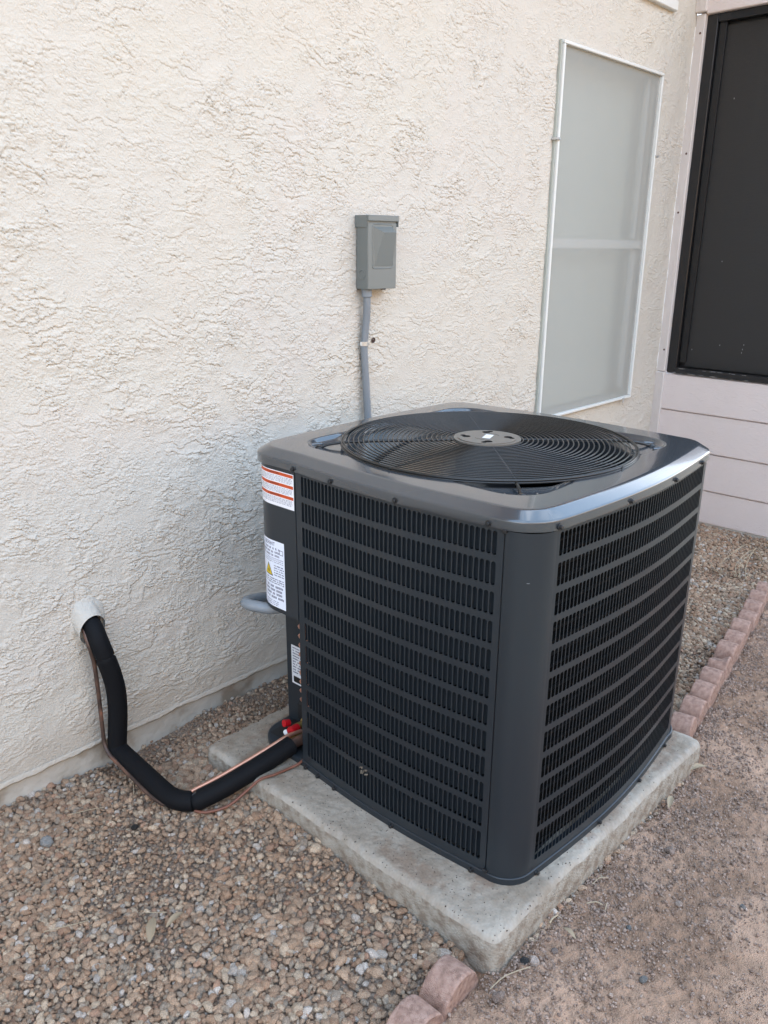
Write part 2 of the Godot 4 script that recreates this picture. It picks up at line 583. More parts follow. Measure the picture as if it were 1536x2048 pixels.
func make_far_wall() -> void:
	var X := 2.4656
	var w := thing("siding_wall", "pale pink painted siding wall meeting the stucco at the far corner", "wall")
	var core := MB.new()
	core.box(Vector3(X + 1.24, 0.31, 0.475), Vector3(2.4, 0.72, 0.95), 0.002)
	core.box(Vector3(X + 1.24, 2.29, 0.475), Vector3(2.4, 0.30, 0.95), 0.002)
	core.box(Vector3(X + 1.24, 1.42, 0.90), Vector3(2.4, 1.52, 0.10), 0.002)
	obj("wall_core", core, M.siding, w)
	# boards: each overlaps the one below, its lower edge proud
	var edges := [-0.0075, 0.150, 0.3256, 0.5047, 0.674]
	for k in edges.size() - 1:
		var b := board(X, edges[k], edges[k + 1], 0.043, 0.95)
		obj("siding_board", b, M.siding, w)
	for k in 1:
		obj("siding_board", board(X, 2.205 + k * 0.178, 2.205 + (k + 1) * 0.178, 0.043, 0.95), M.siding, w)
	var hd := MB.new()
	hd.box(Vector3(X + 0.012, 2.175, 0.496), Vector3(0.036, 0.054, 0.905), 0.003)
	obj("head_trim", hd, M.siding, w)
	var bs := MB.new()
	bs.box(Vector3(X + 0.05, -0.06, 0.475), Vector3(0.09, 0.13, 0.94), 0.004)
	obj("base_strip", bs, M.foundation, w)
	# corner trim in three lengths
	var c := thing("corner_trim", "narrow weathered white wooden trim board in the inside corner", "trim", Vector3(X, 0, 0.021))
	var p := MB.new()
	p.box(Vector3(0.010, 1.415, 0), Vector3(0.03, 1.47, 0.040), 0.003)
	obj("board", p, M.trim, c)
	p = MB.new()
	p.box(Vector3(0.004, 0.32, 0), Vector3(0.03, 0.715, 0.044), 0.003)
	obj("lower_board", p, M.trim, c)
	p = MB.new()
	p.box(Vector3(-0.004, 2.30, 0.002), Vector3(0.036, 0.29, 0.048), 0.003)
	obj("upper_board", p, M.trim, c)
	var caulk := MB.new()
	var pts := []
	for i in 60:
		pts.append(Vector3(-0.002 + 0.0012 * sin(i * 1.7), 0.69 + i * 0.0240, -0.0205 + 0.0008 * sin(i * 2.9)))
	caulk.tube(pts, 0.004, 6)
	obj("caulk_bead", caulk, M.white, c)
	var hm := mat(0.10, 0.05, 0.035, 0.9)
	for q in [[2.08, 0.004], [2.01, -0.004], [1.72, 0.002], [1.62, 0.004], [1.38, -0.002], [1.12, 0.003], [0.86, 0.0], [0.78, 0.006], [0.6, 0.0]]:
		var nh := MB.new()
		nh.lathe([Vector2(0.0001, 0.0), Vector2(0.004, 0.0006), Vector2(0.0052, -0.001)], 10, Vector3(-0.0055 if q[0] > 0.69 else -0.0115, q[0], q[1]), Basis(Vector3(0, 1, 0), Vector3(-1, 0, 0), Vector3(0, 0, 1)))
		obj("nail_hole", nh, hm if rng.randf() < 0.5 else M.trim, c)
	# dark screened opening
	var d := thing("dark_screen_window", "tall black screened window opening in the siding wall", "window", Vector3(X, 0.676, 0.042))
	var fr := MB.new()
	fr.box(Vector3(0.030, 0.735, 0.022), Vector3(0.03, 1.47, 0.044), 0.002)
	obj("frame_stile", fr, M.frame_black, d)
	fr = MB.new()
	fr.box(Vector3(0.040, 0.76, 0.062), Vector3(0.012, 1.42, 0.030), 0.0004)
	obj("frame_stile", fr, mat(0.006, 0.006, 0.007, 0.3), d)
	fr = MB.new()
	fr.box(Vector3(0.018, 0.013, 0.43), Vector3(0.036, 0.026, 0.77), 0.003)
	obj("frame_sill", fr, M.frame_black, d)
	fr = MB.new()
	fr.box(Vector3(0.030, 1.455, 0.43), Vector3(0.03, 0.03, 0.77), 0.002)
	obj("frame_head", fr, M.frame_black, d)
	fr = MB.new()
	fr.box(Vector3(0.050, 0.73, 0.44), Vector3(0.006, 1.40, 0.74), 0.001)
	obj("screen", fr, M.screen_black, d)
	fr = MB.new()
	fr.box(Vector3(0.075, 0.73, 0.40), Vector3(0.03, 1.50, 0.80), 0.001)
	obj("backing", fr, M.frame_black, d)
	# chipped paint along the sill and specks on the screen
	for i in 26:
		var ch := MB.new()
		var z := 0.02 + rng.randf() * 0.36
		ch.box(Vector3(-0.0005, 0.002 + 0.022 * float(i % 2) + rng.randf() * 0.002, z), Vector3(0.0014, 0.0008 + rng.randf() * 0.0012, 0.004 + rng.randf() * 0.02), 0.0004)
		obj("paint_chip", ch, mat(0.35, 0.33, 0.32, 0.8), d)
	for q in [[0.11, 0.075], [0.14, 0.20], [0.115, 0.30], [0.13, 0.302], [0.15, 0.305], [0.5, 0.16], [1.15, 0.12]]:
		var sp := MB.new()
		sp.box(Vector3(0.0462, q[0], q[1] + 0.02), Vector3(0.0012, 0.006, 0.0022), 0.0005)
		obj("paint_speck", sp, mat(0.3, 0.3, 0.3, 0.7), d)

func board(X: float, ya: float, yb: float, z0: float, z1: float) -> MB:
	var b := MB.new()
	var i := Vector3(X + 0.03, (ya + yb) / 2, (z0 + z1) / 2)
	var prof := [Vector2(X + 0.004, ya), Vector2(X + 0.0015, ya + 0.003), Vector2(X + 0.0015, ya + 0.010), Vector2(X + 0.006, yb - 0.006), Vector2(X + 0.020, yb - 0.001), Vector2(X + 0.04, yb - 0.001), Vector2(X + 0.04, ya)]
	for k in prof.size():
		var p: Vector2 = prof[k]
		var q: Vector2 = prof[(k + 1) % prof.size()]
		b.face([Vector3(p.x, p.y, z0), Vector3(q.x, q.y, z0), Vector3(q.x, q.y, z1), Vector3(p.x, p.y, z1)], i)
	var e0 := []
	var e1 := []
	for p in prof:
		e0.append(Vector3(p.x, p.y, z0)); e1.append(Vector3(p.x, p.y, z1))
	b.face(e0, i)
	b.face(e1, i)
	return b

func make_surroundings() -> void:
	var n := thing("neighbour_house", "sunlit tan neighbouring house across the side yard", "house")
	var w := MB.new()
	w.box(Vector3(-1.0, 1.6, 7.6), Vector3(16, 3.3, 0.2), 0.01)
	obj("wall", w, M.block, n)
	var r := MB.new()
	r.box(Vector3(-1.0, 3.35, 8.6), Vector3(16.6, 0.2, 3.0), 0.02)
	obj("roof", r, M.roof, n)
	var g := thing("garden_wall", "tan block wall between the two yards", "wall")
	var b := MB.new()
	b.box(Vector3(-1.0, 0.75, 4.6), Vector3(16, 1.6, 0.15), 0.01)
	obj("blocks", b, M.block, g)

# ---------------------------------------------------------------- pad
func make_pad() -> void:
	var img := Image.create(1024, 1024, false, Image.FORMAT_RGB8)
	var n1 := noise(0.004, 5, 301)
	var n2 := noise(0.03, 4, 302)
	var n3 := noise(0.12, 2, 303)
	var stains := [[0.50, 0.93, 0.16, 0.045], [0.80, 0.92, 0.13, 0.05], [0.93, 0.90, 0.06, 0.04], [0.06, 0.72, 0.03, 0.10], [0.10, 0.16, 0.12, 0.03], [0.16, 0.86, 0.06, 0.03], [0.3, 0.08, 0.2, 0.025]]
	for j in 1024:
		for i in 1024:
			var a := n1.get_noise_2d(i, j)
			var b := n2.get_noise_2d(i, j)
			var c := Color(0.225, 0.180, 0.135).lerp(Color(0.37, 0.324, 0.267), clampf(0.5 + a * 0.9 + b * 0.35, 0, 1))
			var u := i / 1024.0
			var v := j / 1024.0
			var st := 0.0
			for s in stains:
				var q := pow((u - s[0]) / s[2], 2.0) + pow((v - s[1]) / s[3], 2.0)
				st = maxf(st, sstep(1.5, 0.1, q + b * 1.1 + n3.get_noise_2d(i, j) * 0.25))
			c = c.lerp(Color(0.23, 0.165, 0.12), st * 0.7)
			var rim := minf(minf(u, 1.0 - u), minf(v, 1.0 - v))
			c = c.lerp(Color(0.45, 0.42, 0.375), sstep(0.035, 0.0, rim + b * 0.03) * 0.45)
			c = c * (1.0 + 0.10 * n3.get_noise_2d(i, j))
			img.set_pixel(i, j, c.linear_to_srgb())
	M.concrete.albedo_texture = ImageTexture.create_from_image(img)
	M.concrete.roughness = 0.85
	M.concrete.metallic_specular = 0.4
	M.concrete.heightmap_enabled = true
	M.concrete.heightmap_texture = noise_tex(0.03, 5, 305, 1024)
	M.concrete.heightmap_scale = 0.25
	var side := grain(mottle(mat(1, 1, 1, 0.9), [lin(0.22, 0.175, 0.135), lin(0.31, 0.275, 0.225), lin(0.37, 0.34, 0.29)], [0.25, 0.5, 0.8], 0.02, 2.0, 310), 0.10, 0.22, 3.0, 311)
	var p := thing("concrete_pad", "stained grey concrete pad under the condenser unit", "pad")
	var K := [Vector2(-0.2660, 1.0735), Vector2(0.5990, 1.0850), Vector2(0.592, 0.2045), Vector2(-0.2750, 0.2095)]
	var ctr := Vector2(0.16, 0.64)
	var out := []
	var nn := noise(7.0, 2, 320)
	for k in 4:
		var a: Vector2 = K[k]
		var b: Vector2 = K[(k + 1) % 4]
		for i in 150:
			out.append(a.lerp(b, i / 150.0))
	# soften the corners
	for r in 9:
		var o2 := []
		for i in out.size():
			o2.append((out[(i + out.size() - 1) % out.size()] + out[i] + out[(i + 1) % out.size()]) / 3.0)
		out = o2
	var m := out.size()
	var mk := func(rows: Array, mb: MB) -> void:
		var pos := []
		var uvs := []
		for rr in rows:
			for i in m:
				var q: Vector2 = out[i]
				var d := (q - ctr).normalized()
				var w := nn.get_noise_2d(q.x * 1.0, q.y) * 0.0045 + nn.get_noise_2d(q.x * 5.0, q.y * 5.0 + rr[1] * 90.0) * 0.0014
				q = q - d * (rr[0] - w * rr[2])
				pos.append(Vector3(q.x, rr[1] + nn.get_noise_2d(q.x * 3.0 + 4.0, q.y * 3.0) * 0.0022 * rr[2], q.y))
		mb.grid(pos, m, true)
	var top := MB.new()
	var side_mb := MB.new()
	mk.call([[0.000, -0.05, 0.7], [0.000, -0.01, 1.0], [0.0005, 0.015, 1.0], [0.0005, 0.035, 1.0], [0.001, 0.050, 1.0], [0.003, 0.058, 0.9]], side_mb)
	mk.call([[0.003, 0.058, 0.9], [0.006, 0.0635, 0.8], [0.011, 0.0675, 0.7], [0.018, 0.0692, 0.5], [0.03, PAD_Y, 0.2], [0.2, PAD_Y, 0.0], [0.30, PAD_Y, 0.0]], top)
	for i in top.v.size():
		top.uv[i] = Vector2((top.v[i].x + 0.28) / 0.885, (top.v[i].z - 0.2) / 0.89)
	obj("slab_top", top, M.concrete, p)
	obj("slab_side", side_mb, side, p)
	# black specks scattered over the top, and a few white flecks
	var sp := MB.new()
	for i in 3600:
		var q := Vector2(rng.randf_range(-0.265, 0.59), rng.randf_range(0.21, 1.075))
		if q.x > -0.14 and q.y < 1.03 and q.y > 0.45 and q.x < 0.58:
			continue
		if rng.randf() < 0.3 or q.x > 0.25 and rng.randf() < 0.5:
			continue
		speck(sp, Vector3(q.x, PAD_Y - 0.0005 - 0.002 * sstep(0.02, 0.0, minf(q.x + 0.265, 1.075 - q.y)), q.y), rng.randf_range(0.0008, 0.0019))
	var so := obj("dirt_specks", sp, mat(0.06, 0.042, 0.032, 0.9), p)
	so.set_meta("kind", "stuff")

func speck(mb: MB, c: Vector3, r: float) -> void:
	var a := rng.randf() * TAU
	var pts := []
	for k in 5:
		var b := a + TAU * k / 5.0
		pts.append(c + Vector3(cos(b) * r * rng.randf_range(0.7, 1.5), 0, sin(b) * r * rng.randf_range(0.6, 1.2)))
	var tp := c + Vector3(0, r * 0.8 + 0.0008, 0)
	for k in 5:
		mb.tri(pts[(k + 1) % 5], pts[k], tp)

# ---------------------------------------------------------------- condenser unit (local axes: x along the wall, z away from it, y above the pad)
func bow_l(lz: float) -> float:
	return 0.0155 * sin(PI * clampf((lz + 0.585) / 0.52, 0.0, 1.0))

func bow_f(lx: float) -> float:
	return 0.0225 * sin(PI * clampf((lx - 0.06) / 0.62, 0.0, 1.0))

func outline(off: float, r: float) -> Array:  # closed plan of the cabinet, counter-clockwise from the back end of the left side
	var p := []
	var W := 0.755
	var D := 0.75
	for i in 41:
		var z := -D + r + (D - 2 * r) * i / 40.0
		p.append(Vector2(-bow_l(z), z))
	for i in range(1, 12):
		var a := PI / 2 * i / 12.0
		p.append(Vector2(r - r * cos(a), -r + r * sin(a)))
	for i in 41:
		var x := r + (W - 2 * r) * i / 40.0
		p.append(Vector2(x, bow_f(x)))
	for i in range(1, 12):
		var a := PI / 2 * i / 12.0
		p.append(Vector2(W - r + r * sin(a), -r + r * cos(a)))
	for i in 41:
		var t := i / 40.0
		p.append(Vector2(W + 0.018 * sin(PI * t), -r - (D - 2 * r) * t))
	for i in range(1, 12):
		var a := PI / 2 * i / 12.0
		p.append(Vector2(W - r + r * cos(a), -D + r - r * sin(a)))
	for i in 41:
		var t := i / 40.0
		p.append(Vector2(W - r - (W - 2 * r) * t, -D - 0.012 * sin(PI * t)))
	for i in range(1, 12):
		var a := PI / 2 * i / 12.0
		p.append(Vector2(r - r * sin(a), -D + r - r * cos(a)))
	var q := []
	var m := p.size()
	for i in m:
		var d: Vector2 = p[(i + 1) % m] - p[(i + m - 1) % m]
		d = d.normalized()
		q.append(p[i] + Vector2(-d.y, d.x) * off)
	return q

func slotted(mb: MB, P: Callable, s_first: float, pitch: float, ncol: int, s_a: float, s_b: float, y_bot: float, y_top: float, sw := 0.0043, thick := 0.0016) -> void:
	# a sheet with twelve rows of round-cornered slots; P(s, y, depth) places a point
	var tops := []
	for i in 12:
		tops.append([0.7105 - i * 0.0555, 0.7105 - i * 0.0555 - (0.0435 if i < 11 else 0.0645)])
	var cr := 0.0034
	var s0 := s_first - pitch / 2
	var s1 := s_first + pitch * (ncol - 0.5)
	for i in 12:
		var yt: float = tops[i][0] + 0.006
		var yb: float = tops[i][1] - 0.006
		for k in ncol:
			var c := s_first + k * pitch
			var sa := c - pitch / 2
			var sb := c + pitch / 2
			var O := [Vector2(sa, yb), Vector2(sb, yb), Vector2(sb, yt), Vector2(sa, yt)]
			var b: float = tops[i][1]
			var t: float = tops[i][0]
			var inner := []
			for e in 4:
				var cx: float = c + (sw - cr) * [-1, 1, 1, -1][e]
				var cy: float = [b + cr, b + cr, t - cr, t - cr][e]
				for g in 3:
					var an: float = PI + PI / 2 * e + PI / 4 * g
					inner.append(Vector2(cx + cos(an) * cr, cy + sin(an) * cr))
			for e in 4:
				var o: Vector2 = O[e]
				var f: int = e * 3
				var oo: Vector3 = P.call(o.x, o.y, 0.0)
				var i0: Vector3 = P.call(inner[f].x, inner[f].y, 0.0)
				var i1: Vector3 = P.call(inner[f + 1].x, inner[f + 1].y, 0.0)
				var i2: Vector3 = P.call(inner[f + 2].x, inner[f + 2].y, 0.0)
				mb.tri(oo, i1, i0)
				mb.tri(oo, i2, i1)
				var o2: Vector2 = O[(e + 1) % 4]
				var i3: Vector2 = inner[(f + 3) % 12]
				mb.quad(oo, P.call(o2.x, o2.y, 0.0), P.call(i3.x, i3.y, 0.0), i2)
			for g in 12:
				var p: Vector2 = inner[g]
				var q: Vector2 = inner[(g + 1) % 12]
				mb.quad(P.call(p.x, p.y, 0.0), P.call(q.x, q.y, 0.0), P.call(q.x, q.y, thick), P.call(p.x, p.y, thick))
	for k in ncol:
		var sa := s0 + k * pitch
		var sb := sa + pitch
		mb.quad(P.call(sa, tops[0][0] + 0.006, 0.0), P.call(sb, tops[0][0] + 0.006, 0.0), P.call(sb, y_top, 0.0), P.call(sa, y_top, 0.0))
		mb.quad(P.call(sa, y_bot, 0.0), P.call(sb, y_bot, 0.0), P.call(sb, tops[11][1] - 0.006, 0.0), P.call(sa, tops[11][1] - 0.006, 0.0))
	for e in [[s_a, s0], [s1, s_b]]:
		if e[1] - e[0] > 0.0005:
			mb.quad(P.call(e[0], y_bot, 0.0), P.call(e[1], y_bot, 0.0), P.call(e[1], y_top, 0.0), P.call(e[0], y_top, 0.0))

func blade(mb: MB, h: float, X := Transform3D.IDENTITY, flat := false) -> void:  # one pressed fin: hangs on the slot's first edge and curls inwards
	var pr := [Vector2(-0.0044, 0.0030), Vector2(-0.0039, 0.0062), Vector2(-0.0022, 0.0092), Vector2(0.0010, 0.0122), Vector2(0.0048, 0.0150)]
	if flat:
		pr = [Vector2(-0.0049, 0.0006), Vector2(-0.0048, 0.0010), Vector2(-0.0046, 0.0014), Vector2(-0.0043, 0.0018), Vector2(-0.0039, 0.0021)]
	for k in pr.size() - 1:
		var p: Vector2 = pr[k]
		var q: Vector2 = pr[k + 1]
		var d := (q - p).normalized()
		var w := Vector2(-d.y, d.x) * 0.0007
		var e0 := -0.002 * float(k) * 0.5
		var e1 := -0.002 * float(k + 1) * 0.5
		var a := X * Vector3(p.x, -h, -p.y)
		var b := X * Vector3(q.x, -h, -q.y)
		var c := X * Vector3(q.x, e1, -q.y)
		var dd := X * Vector3(p.x, e0, -p.y)
		mb.quad(a, b, c, dd)
		var a2 := X * Vector3(p.x + w.x, -h, -p.y - w.y)
		var b2 := X * Vector3(q.x + w.x, -h, -q.y - w.y)
		var c2 := X * Vector3(q.x + w.x, e1, -q.y - w.y)
		var d2 := X * Vector3(p.x + w.x, e0, -p.y - w.y)
		mb.quad(b2, a2, d2, c2)
		mb.quad(dd, c, c2, d2)
		if k == pr.size() - 2:
			mb.quad(b, b2, c2, c)

func wall_strip(mb: MB, pts: Array, ya: float, yb: float) -> void:  # upright sheet along a plan line, outside on the right hand
	var pos := []
	for p in pts:
		pos.append(Vector3(p.x, ya, p.y))
	for p in pts:
		pos.append(Vector3(p.x, yb, p.y))
	mb.grid(pos, pts.size())

func make_unit() -> void:
	unit = thing("condenser_unit", "dark grey outdoor air conditioning condenser with louvred sides and top fan grille", "air conditioner", Vector3(-0.1508, PAD_Y, 1.0322), PHI)
	# base pan
	var o := outline(0.003, 0.062)
	var m := o.size()
	var pos := []
	for rr in [[0.0, 0.0], [0.0, 0.012], [0.0012, 0.0145], [0.006, 0.0147], [0.03, 0.0147]]:
		for i in m:
			var q: Vector2 = o[i]
			var d := (q - Vector2(0.378, -0.375)).normalized()
			pos.append(Vector3(q.x - d.x * rr[0], rr[1], q.y - d.y * rr[0]))
	var b := MB.new()
	b.grid(pos, m, true)
	obj("base_pan", b, M.paint, unit)
	# louvred panel on the left
	var pitch := 0.48 / 43.0
	var PL := func(s: float, y: float, dep: float) -> Vector3:
		return Vector3(-bow_l(s) + dep, y, s)
	b = MB.new()
	slotted(b, PL, -0.563, pitch, 44, -0.5865, -0.0658, 0.0155, 0.716)
	# turned rims of the panel
	for e in [[-0.5865, 1], [-0.0658, -1]]:
		var s: float = e[0]
		if e[1] > 0:
			b.quad(PL.call(s, 0.0155, 0.012), PL.call(s, 0.0155, 0.0), PL.call(s, 0.716, 0.0), PL.call(s, 0.716, 0.012))
		else:
			b.quad(PL.call(s, 0.0155, 0.0), PL.call(s, 0.0155, 0.012), PL.call(s, 0.716, 0.012), PL.call(s, 0.716, 0.0))
	var left := obj("louvre_panel", b, M.paint, unit)
	# corner post and front panel: one bent sheet
	var pf := 0.601 / 54.0
	var PF := func(s: float, y: float, dep: float) -> Vector3:
		return Vector3(s, y, bow_f(s) - dep)
	b = MB.new()
	slotted(b, PF, 0.073, pf, 55, 0.0600, 0.6800, 0.0155, 0.716, 0.0047, 0.0007)
	var front := obj("louvre_panel", b, M.paint, unit)
	b = MB.new()
	var arc := []
	for i in 17:
		var a := PI / 2 * i / 16.0
		arc.append(Vector2(0.060 - 0.060 * cos(a), -0.0600 + 0.060 * sin(a)))
	arc.push_front(Vector2(0.0, -0.0632))
	arc.push_front(Vector2(0.010, -0.0632))
	wall_strip(b, arc.slice(1), 0.0155, 0.716)
	var cb := MB.new()
	obj("corner_post", b, M.paint, unit)
	b = MB.new()
	arc = []
	for i in 17:
		var a := PI / 2 * i / 16.0
		arc.append(Vector2(0.680 + 0.075 * sin(a), -0.075 + 0.075 * cos(a)))
	for i in range(1, 21):
		arc.append(Vector2(0.755 + 0.016 * sin(PI * i / 20.0), -0.075 - 0.60 * i / 20.0))
	for i in range(1, 13):
		var a := PI / 2 * i / 12.0
		arc.append(Vector2(0.680 + 0.075 * cos(a), -0.675 - 0.075 * sin(a)))
	arc.append(Vector2(0.1, -0.75))
	wall_strip(b, arc, 0.0155, 0.716)
	obj("side_panel", b, M.paint, unit)
	# fins: the nearest three hundred one by one
	var fm := [MB.new(), MB.new()]
	blade(fm[0], 0.0435)
	blade(fm[1], 0.0645)
	var mm := [fm[0].mesh(M.paint), fm[1].mesh(M.paint)]
	var rest := MB.new()
	for i in 12:
		for k in 44:
			var s := -0.563 + k * pitch
			var X := Transform3D(Basis(Vector3.UP, -PI / 2), Vector3(-bow_l(s), 0.7105 - i * 0.0555, s))
			if k >= 19:
				var f := put("fin", mm[1 if i == 11 else 0], left)
				f.transform = X
			else:
				blade(rest, 0.0645 if i == 11 else 0.0435, X)
	obj("far_fins", rest, M.paint, left).set_meta("kind", "stuff")
	rest = MB.new()
	for i in 12:
		for k in 55:
			var s := 0.073 + k * pf
			blade(rest, 0.0645 if i == 11 else 0.0435, Transform3D(Basis.IDENTITY, Vector3(s, 0.7105 - i * 0.0555, bow_f(s))), true)
	obj("fins", rest, M.paint, front).set_meta("kind", "stuff")
	# coil behind the louvres
	b = MB.new()
	var co := outline(-0.034, 0.07)
	var cp := []
	for p in co:
		if p.y > -0.6 or p.x > 0.2:
			cp.append(p)
	wall_strip(b, co.slice(6, co.size() - 20), 0.0147, 0.715)
	var cw := []
	for p in co:
		cw.append(p)
	obj("coil", b, M.coil, unit)
	b = MB.new()
	for i in 28:
		var y := 0.03 + i * 0.0250
		var pts := []
		for p in outline(-0.031, 0.07).slice(8, 145):
			pts.append(Vector3(p.x, y, p.y))
		b.tube(pts, 0.0032, 5)
	obj("coil_tubes", b, mat(0.007, 0.007, 0.007, 0.7, 0.0, 0.2), unit)
	# dark inside floor
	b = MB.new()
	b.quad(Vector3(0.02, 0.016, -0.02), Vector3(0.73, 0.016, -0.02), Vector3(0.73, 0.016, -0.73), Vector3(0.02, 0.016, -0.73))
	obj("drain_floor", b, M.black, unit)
	make_cap()
	make_fan()
	make_service_corner()
	# screws
	var sc := MB.new()
	sc.lathe([Vector2(0.0062, 0.0), Vector2(0.0060, 0.0012), Vector2(0.0042, 0.0016), Vector2(0.0042, 0.0052), Vector2(0.0034, 0.0060), Vector2(0.0001, 0.0060)], 8)
	var smesh := sc.mesh(M.screw)
	for z in [-0.587, -0.466, -0.292, -0.0938]:
		screw(smesh, Vector3(-bow_l(z) - 0.004, 0.7225, z), Vector3(-1, 0, 0))
	for x in [0.0579, 0.274, 0.469, 0.64]:
		screw(smesh, Vector3(x, 0.7235, bow_f(x) + 0.004), Vector3(0, 0, 1))
	for z in [-0.571, -0.527, -0.468, -0.292, -0.0934]:
		screw(smesh, Vector3(-bow_l(z) - 0.003, 0.005, z), Vector3(-1, 0, 0))
	for x in [0.074, 0.29, 0.48, 0.65]:
		screw(smesh, Vector3(x, 0.006, bow_f(x) + 0.003), Vector3(0, 0, 1))
	# small black grommets at the ends of the corner seam
	for y in [0.7145, 0.0175]:
		b = MB.new()
		b.box(Vector3(-0.002, y, -0.0645), Vector3(0.006, 0.007, 0.010), 0.001)
		obj("seam_clip", b, M.black, unit)
	# moth-sized fluff caught on the lower louvres, and a scratch on the corner
	b = MB.new()
	for i in 12:
		var c := Vector3(-0.0165 - rng.randf() * 0.004, 0.103 + rng.randf_range(-0.010, 0.006), -0.372 + rng.randf_range(-0.011, 0.011))
		b.box(c, Vector3(0.0035, 0.0018, 0.0045), 0.0006, Basis.from_euler(Vector3(rng.randf() * 3, rng.randf() * 3, rng.randf() * 3)))
	obj("lint", b, mat(0.17, 0.14, 0.105, 0.9), unit)
	b = MB.new()
	b.box(Vector3(0.0128, 0.628, -0.0215), Vector3(0.0006, 0.0010, 0.005), 0.0002, Basis(Vector3.UP, 0.72))
	obj("scratch", b, mat(0.2, 0.21, 0.22, 0.6), unit)

func screw(m: Mesh, at: Vector3, dir: Vector3) -> void:
	var o := put("screw", m, unit, at)
	o.basis = Basis(Quaternion(Vector3.UP, dir)) * Basis(Vector3.UP, rng.randf() * 2.0)

func polar(o: Array, n: int) -> PackedFloat32Array:  # radius of a plan line about the fan's axis at n even angles
	var C := Vector2(0.378, -0.372)
	var out := PackedFloat32Array()
	out.resize(n)
	for k in n:
		var a := TAU * k / n
		var d := Vector2(cos(a), sin(a))
		var best := 0.0
		for i in o.size():
			var p: Vector2 = o[i] - C
			var q: Vector2 = o[(i + 1) % o.size()] - C
			var cp := p.cross(d)
			var cq := q.cross(d)
			if (cp <= 0.0) != (cq <= 0.0):
				var t := cp / (cp - cq)
				var h := p.lerp(q, t).dot(d)
				best = maxf(best, h)
		out[k] = best
	return out

func make_cap() -> void:
	var N := 256
	var C := Vector3(0.378, 0, -0.372)
	var rec := []
	var hw := 0.302
	var cr := 0.075
	for k in 4:
		var s: Vector2 = [Vector2(1, 1), Vector2(-1, 1), Vector2(-1, -1), Vector2(1, -1)][k]
		for i in 13:
			var a := PI / 2 * k + PI / 2 * i / 12.0
			rec.append(Vector2(0.378, -0.372) + s * (hw - cr) + Vector2(cos(a), sin(a)) * cr)
	var rr := polar(rec, N)
	var sk := polar(outline(0.0045, 0.075), N)
	var e1 := polar(outline(0.0035, 0.075), N)
	var e2 := polar(outline(0.0010, 0.075), N)
	var e3 := polar(outline(-0.0170, 0.075), N)
	var e4 := polar(outline(-0.0205, 0.075), N)
	var e5 := polar(outline(-0.0250, 0.075), N)
	var pos := []
	var rows := 22
	for j in rows:
		for k in N:
			var a := -TAU * k / N
			var kk := (N - k) % N
			var R := rr[kk]
			var dep := 0.010 * sstep(0.0, 0.035, R - 0.326)
			var top := 0.750
			var r := 0.0
			var y := 0.0
			match j:
				0: r = 0.306; y = 0.60
				1: r = 0.306; y = 0.725 - dep
				2: r = 0.3075; y = 0.736 - dep
				3: r = 0.311; y = 0.7445 - dep
				4: r = 0.3155; y = 0.7485 - dep
				5: r = 0.320; y = 0.7497 - dep
				6: r = 0.3245; y = 0.7490 - dep
				7: r = maxf(0.326, R - 0.012); y = 0.7490 - dep
				8: r = maxf(0.3263, R - 0.008); y = 0.7493 - dep
				9: r = maxf(0.3267, R - 0.005); y = top - dep * 0.85
				10: r = maxf(0.3272, R - 0.001); y = top - dep * 0.25
				11: r = maxf(0.3276, R + 0.002); y = top - dep * 0.03
				12: r = maxf(0.328, R + 0.005); y = top
				13: r = lerpf(maxf(0.328, R + 0.005), e5[kk], 0.5); y = top
				14: r = e5[kk]; y = top
				15: r = e4[kk]; y = 0.7494
				16: r = e3[kk]; y = 0.7478
				17: r = e2[kk]; y = 0.7372
				18: r = e1[kk]; y = 0.7352
				19: r = sk[kk]; y = 0.7325
				20: r = sk[kk]; y = 0.7172
				21: r = e2[kk]; y = 0.7164
			pos.append(C + Vector3(cos(a) * r, y, -sin(a) * r * -1.0))
	var b := MB.new()
	b.grid(pos, N, true)
	obj("top_cover", b, M.cap, unit)
	# pressed dimple and bolt under each grille leg
	for k in 4:
		var s: Vector2 = [Vector2(1, 1), Vector2(-1, 1), Vector2(-1, -1), Vector2(1, -1)][k]
		var at := C + Vector3(s.x * 0.262, 0.7405, s.y * 0.262)
		var d := MB.new()
		var pts := []
		for i in 13:
			var a := PI * 0.55 * (i / 12.0 - 0.5) * 2.0 + atan2(s.y, s.x)
			pts.append(at + Vector3(cos(a) * 0.030, -0.0008, sin(a) * 0.030))
		d.tube(pts, 0.0042, 8)
		obj("pressed_ridge", d, M.cap, unit)

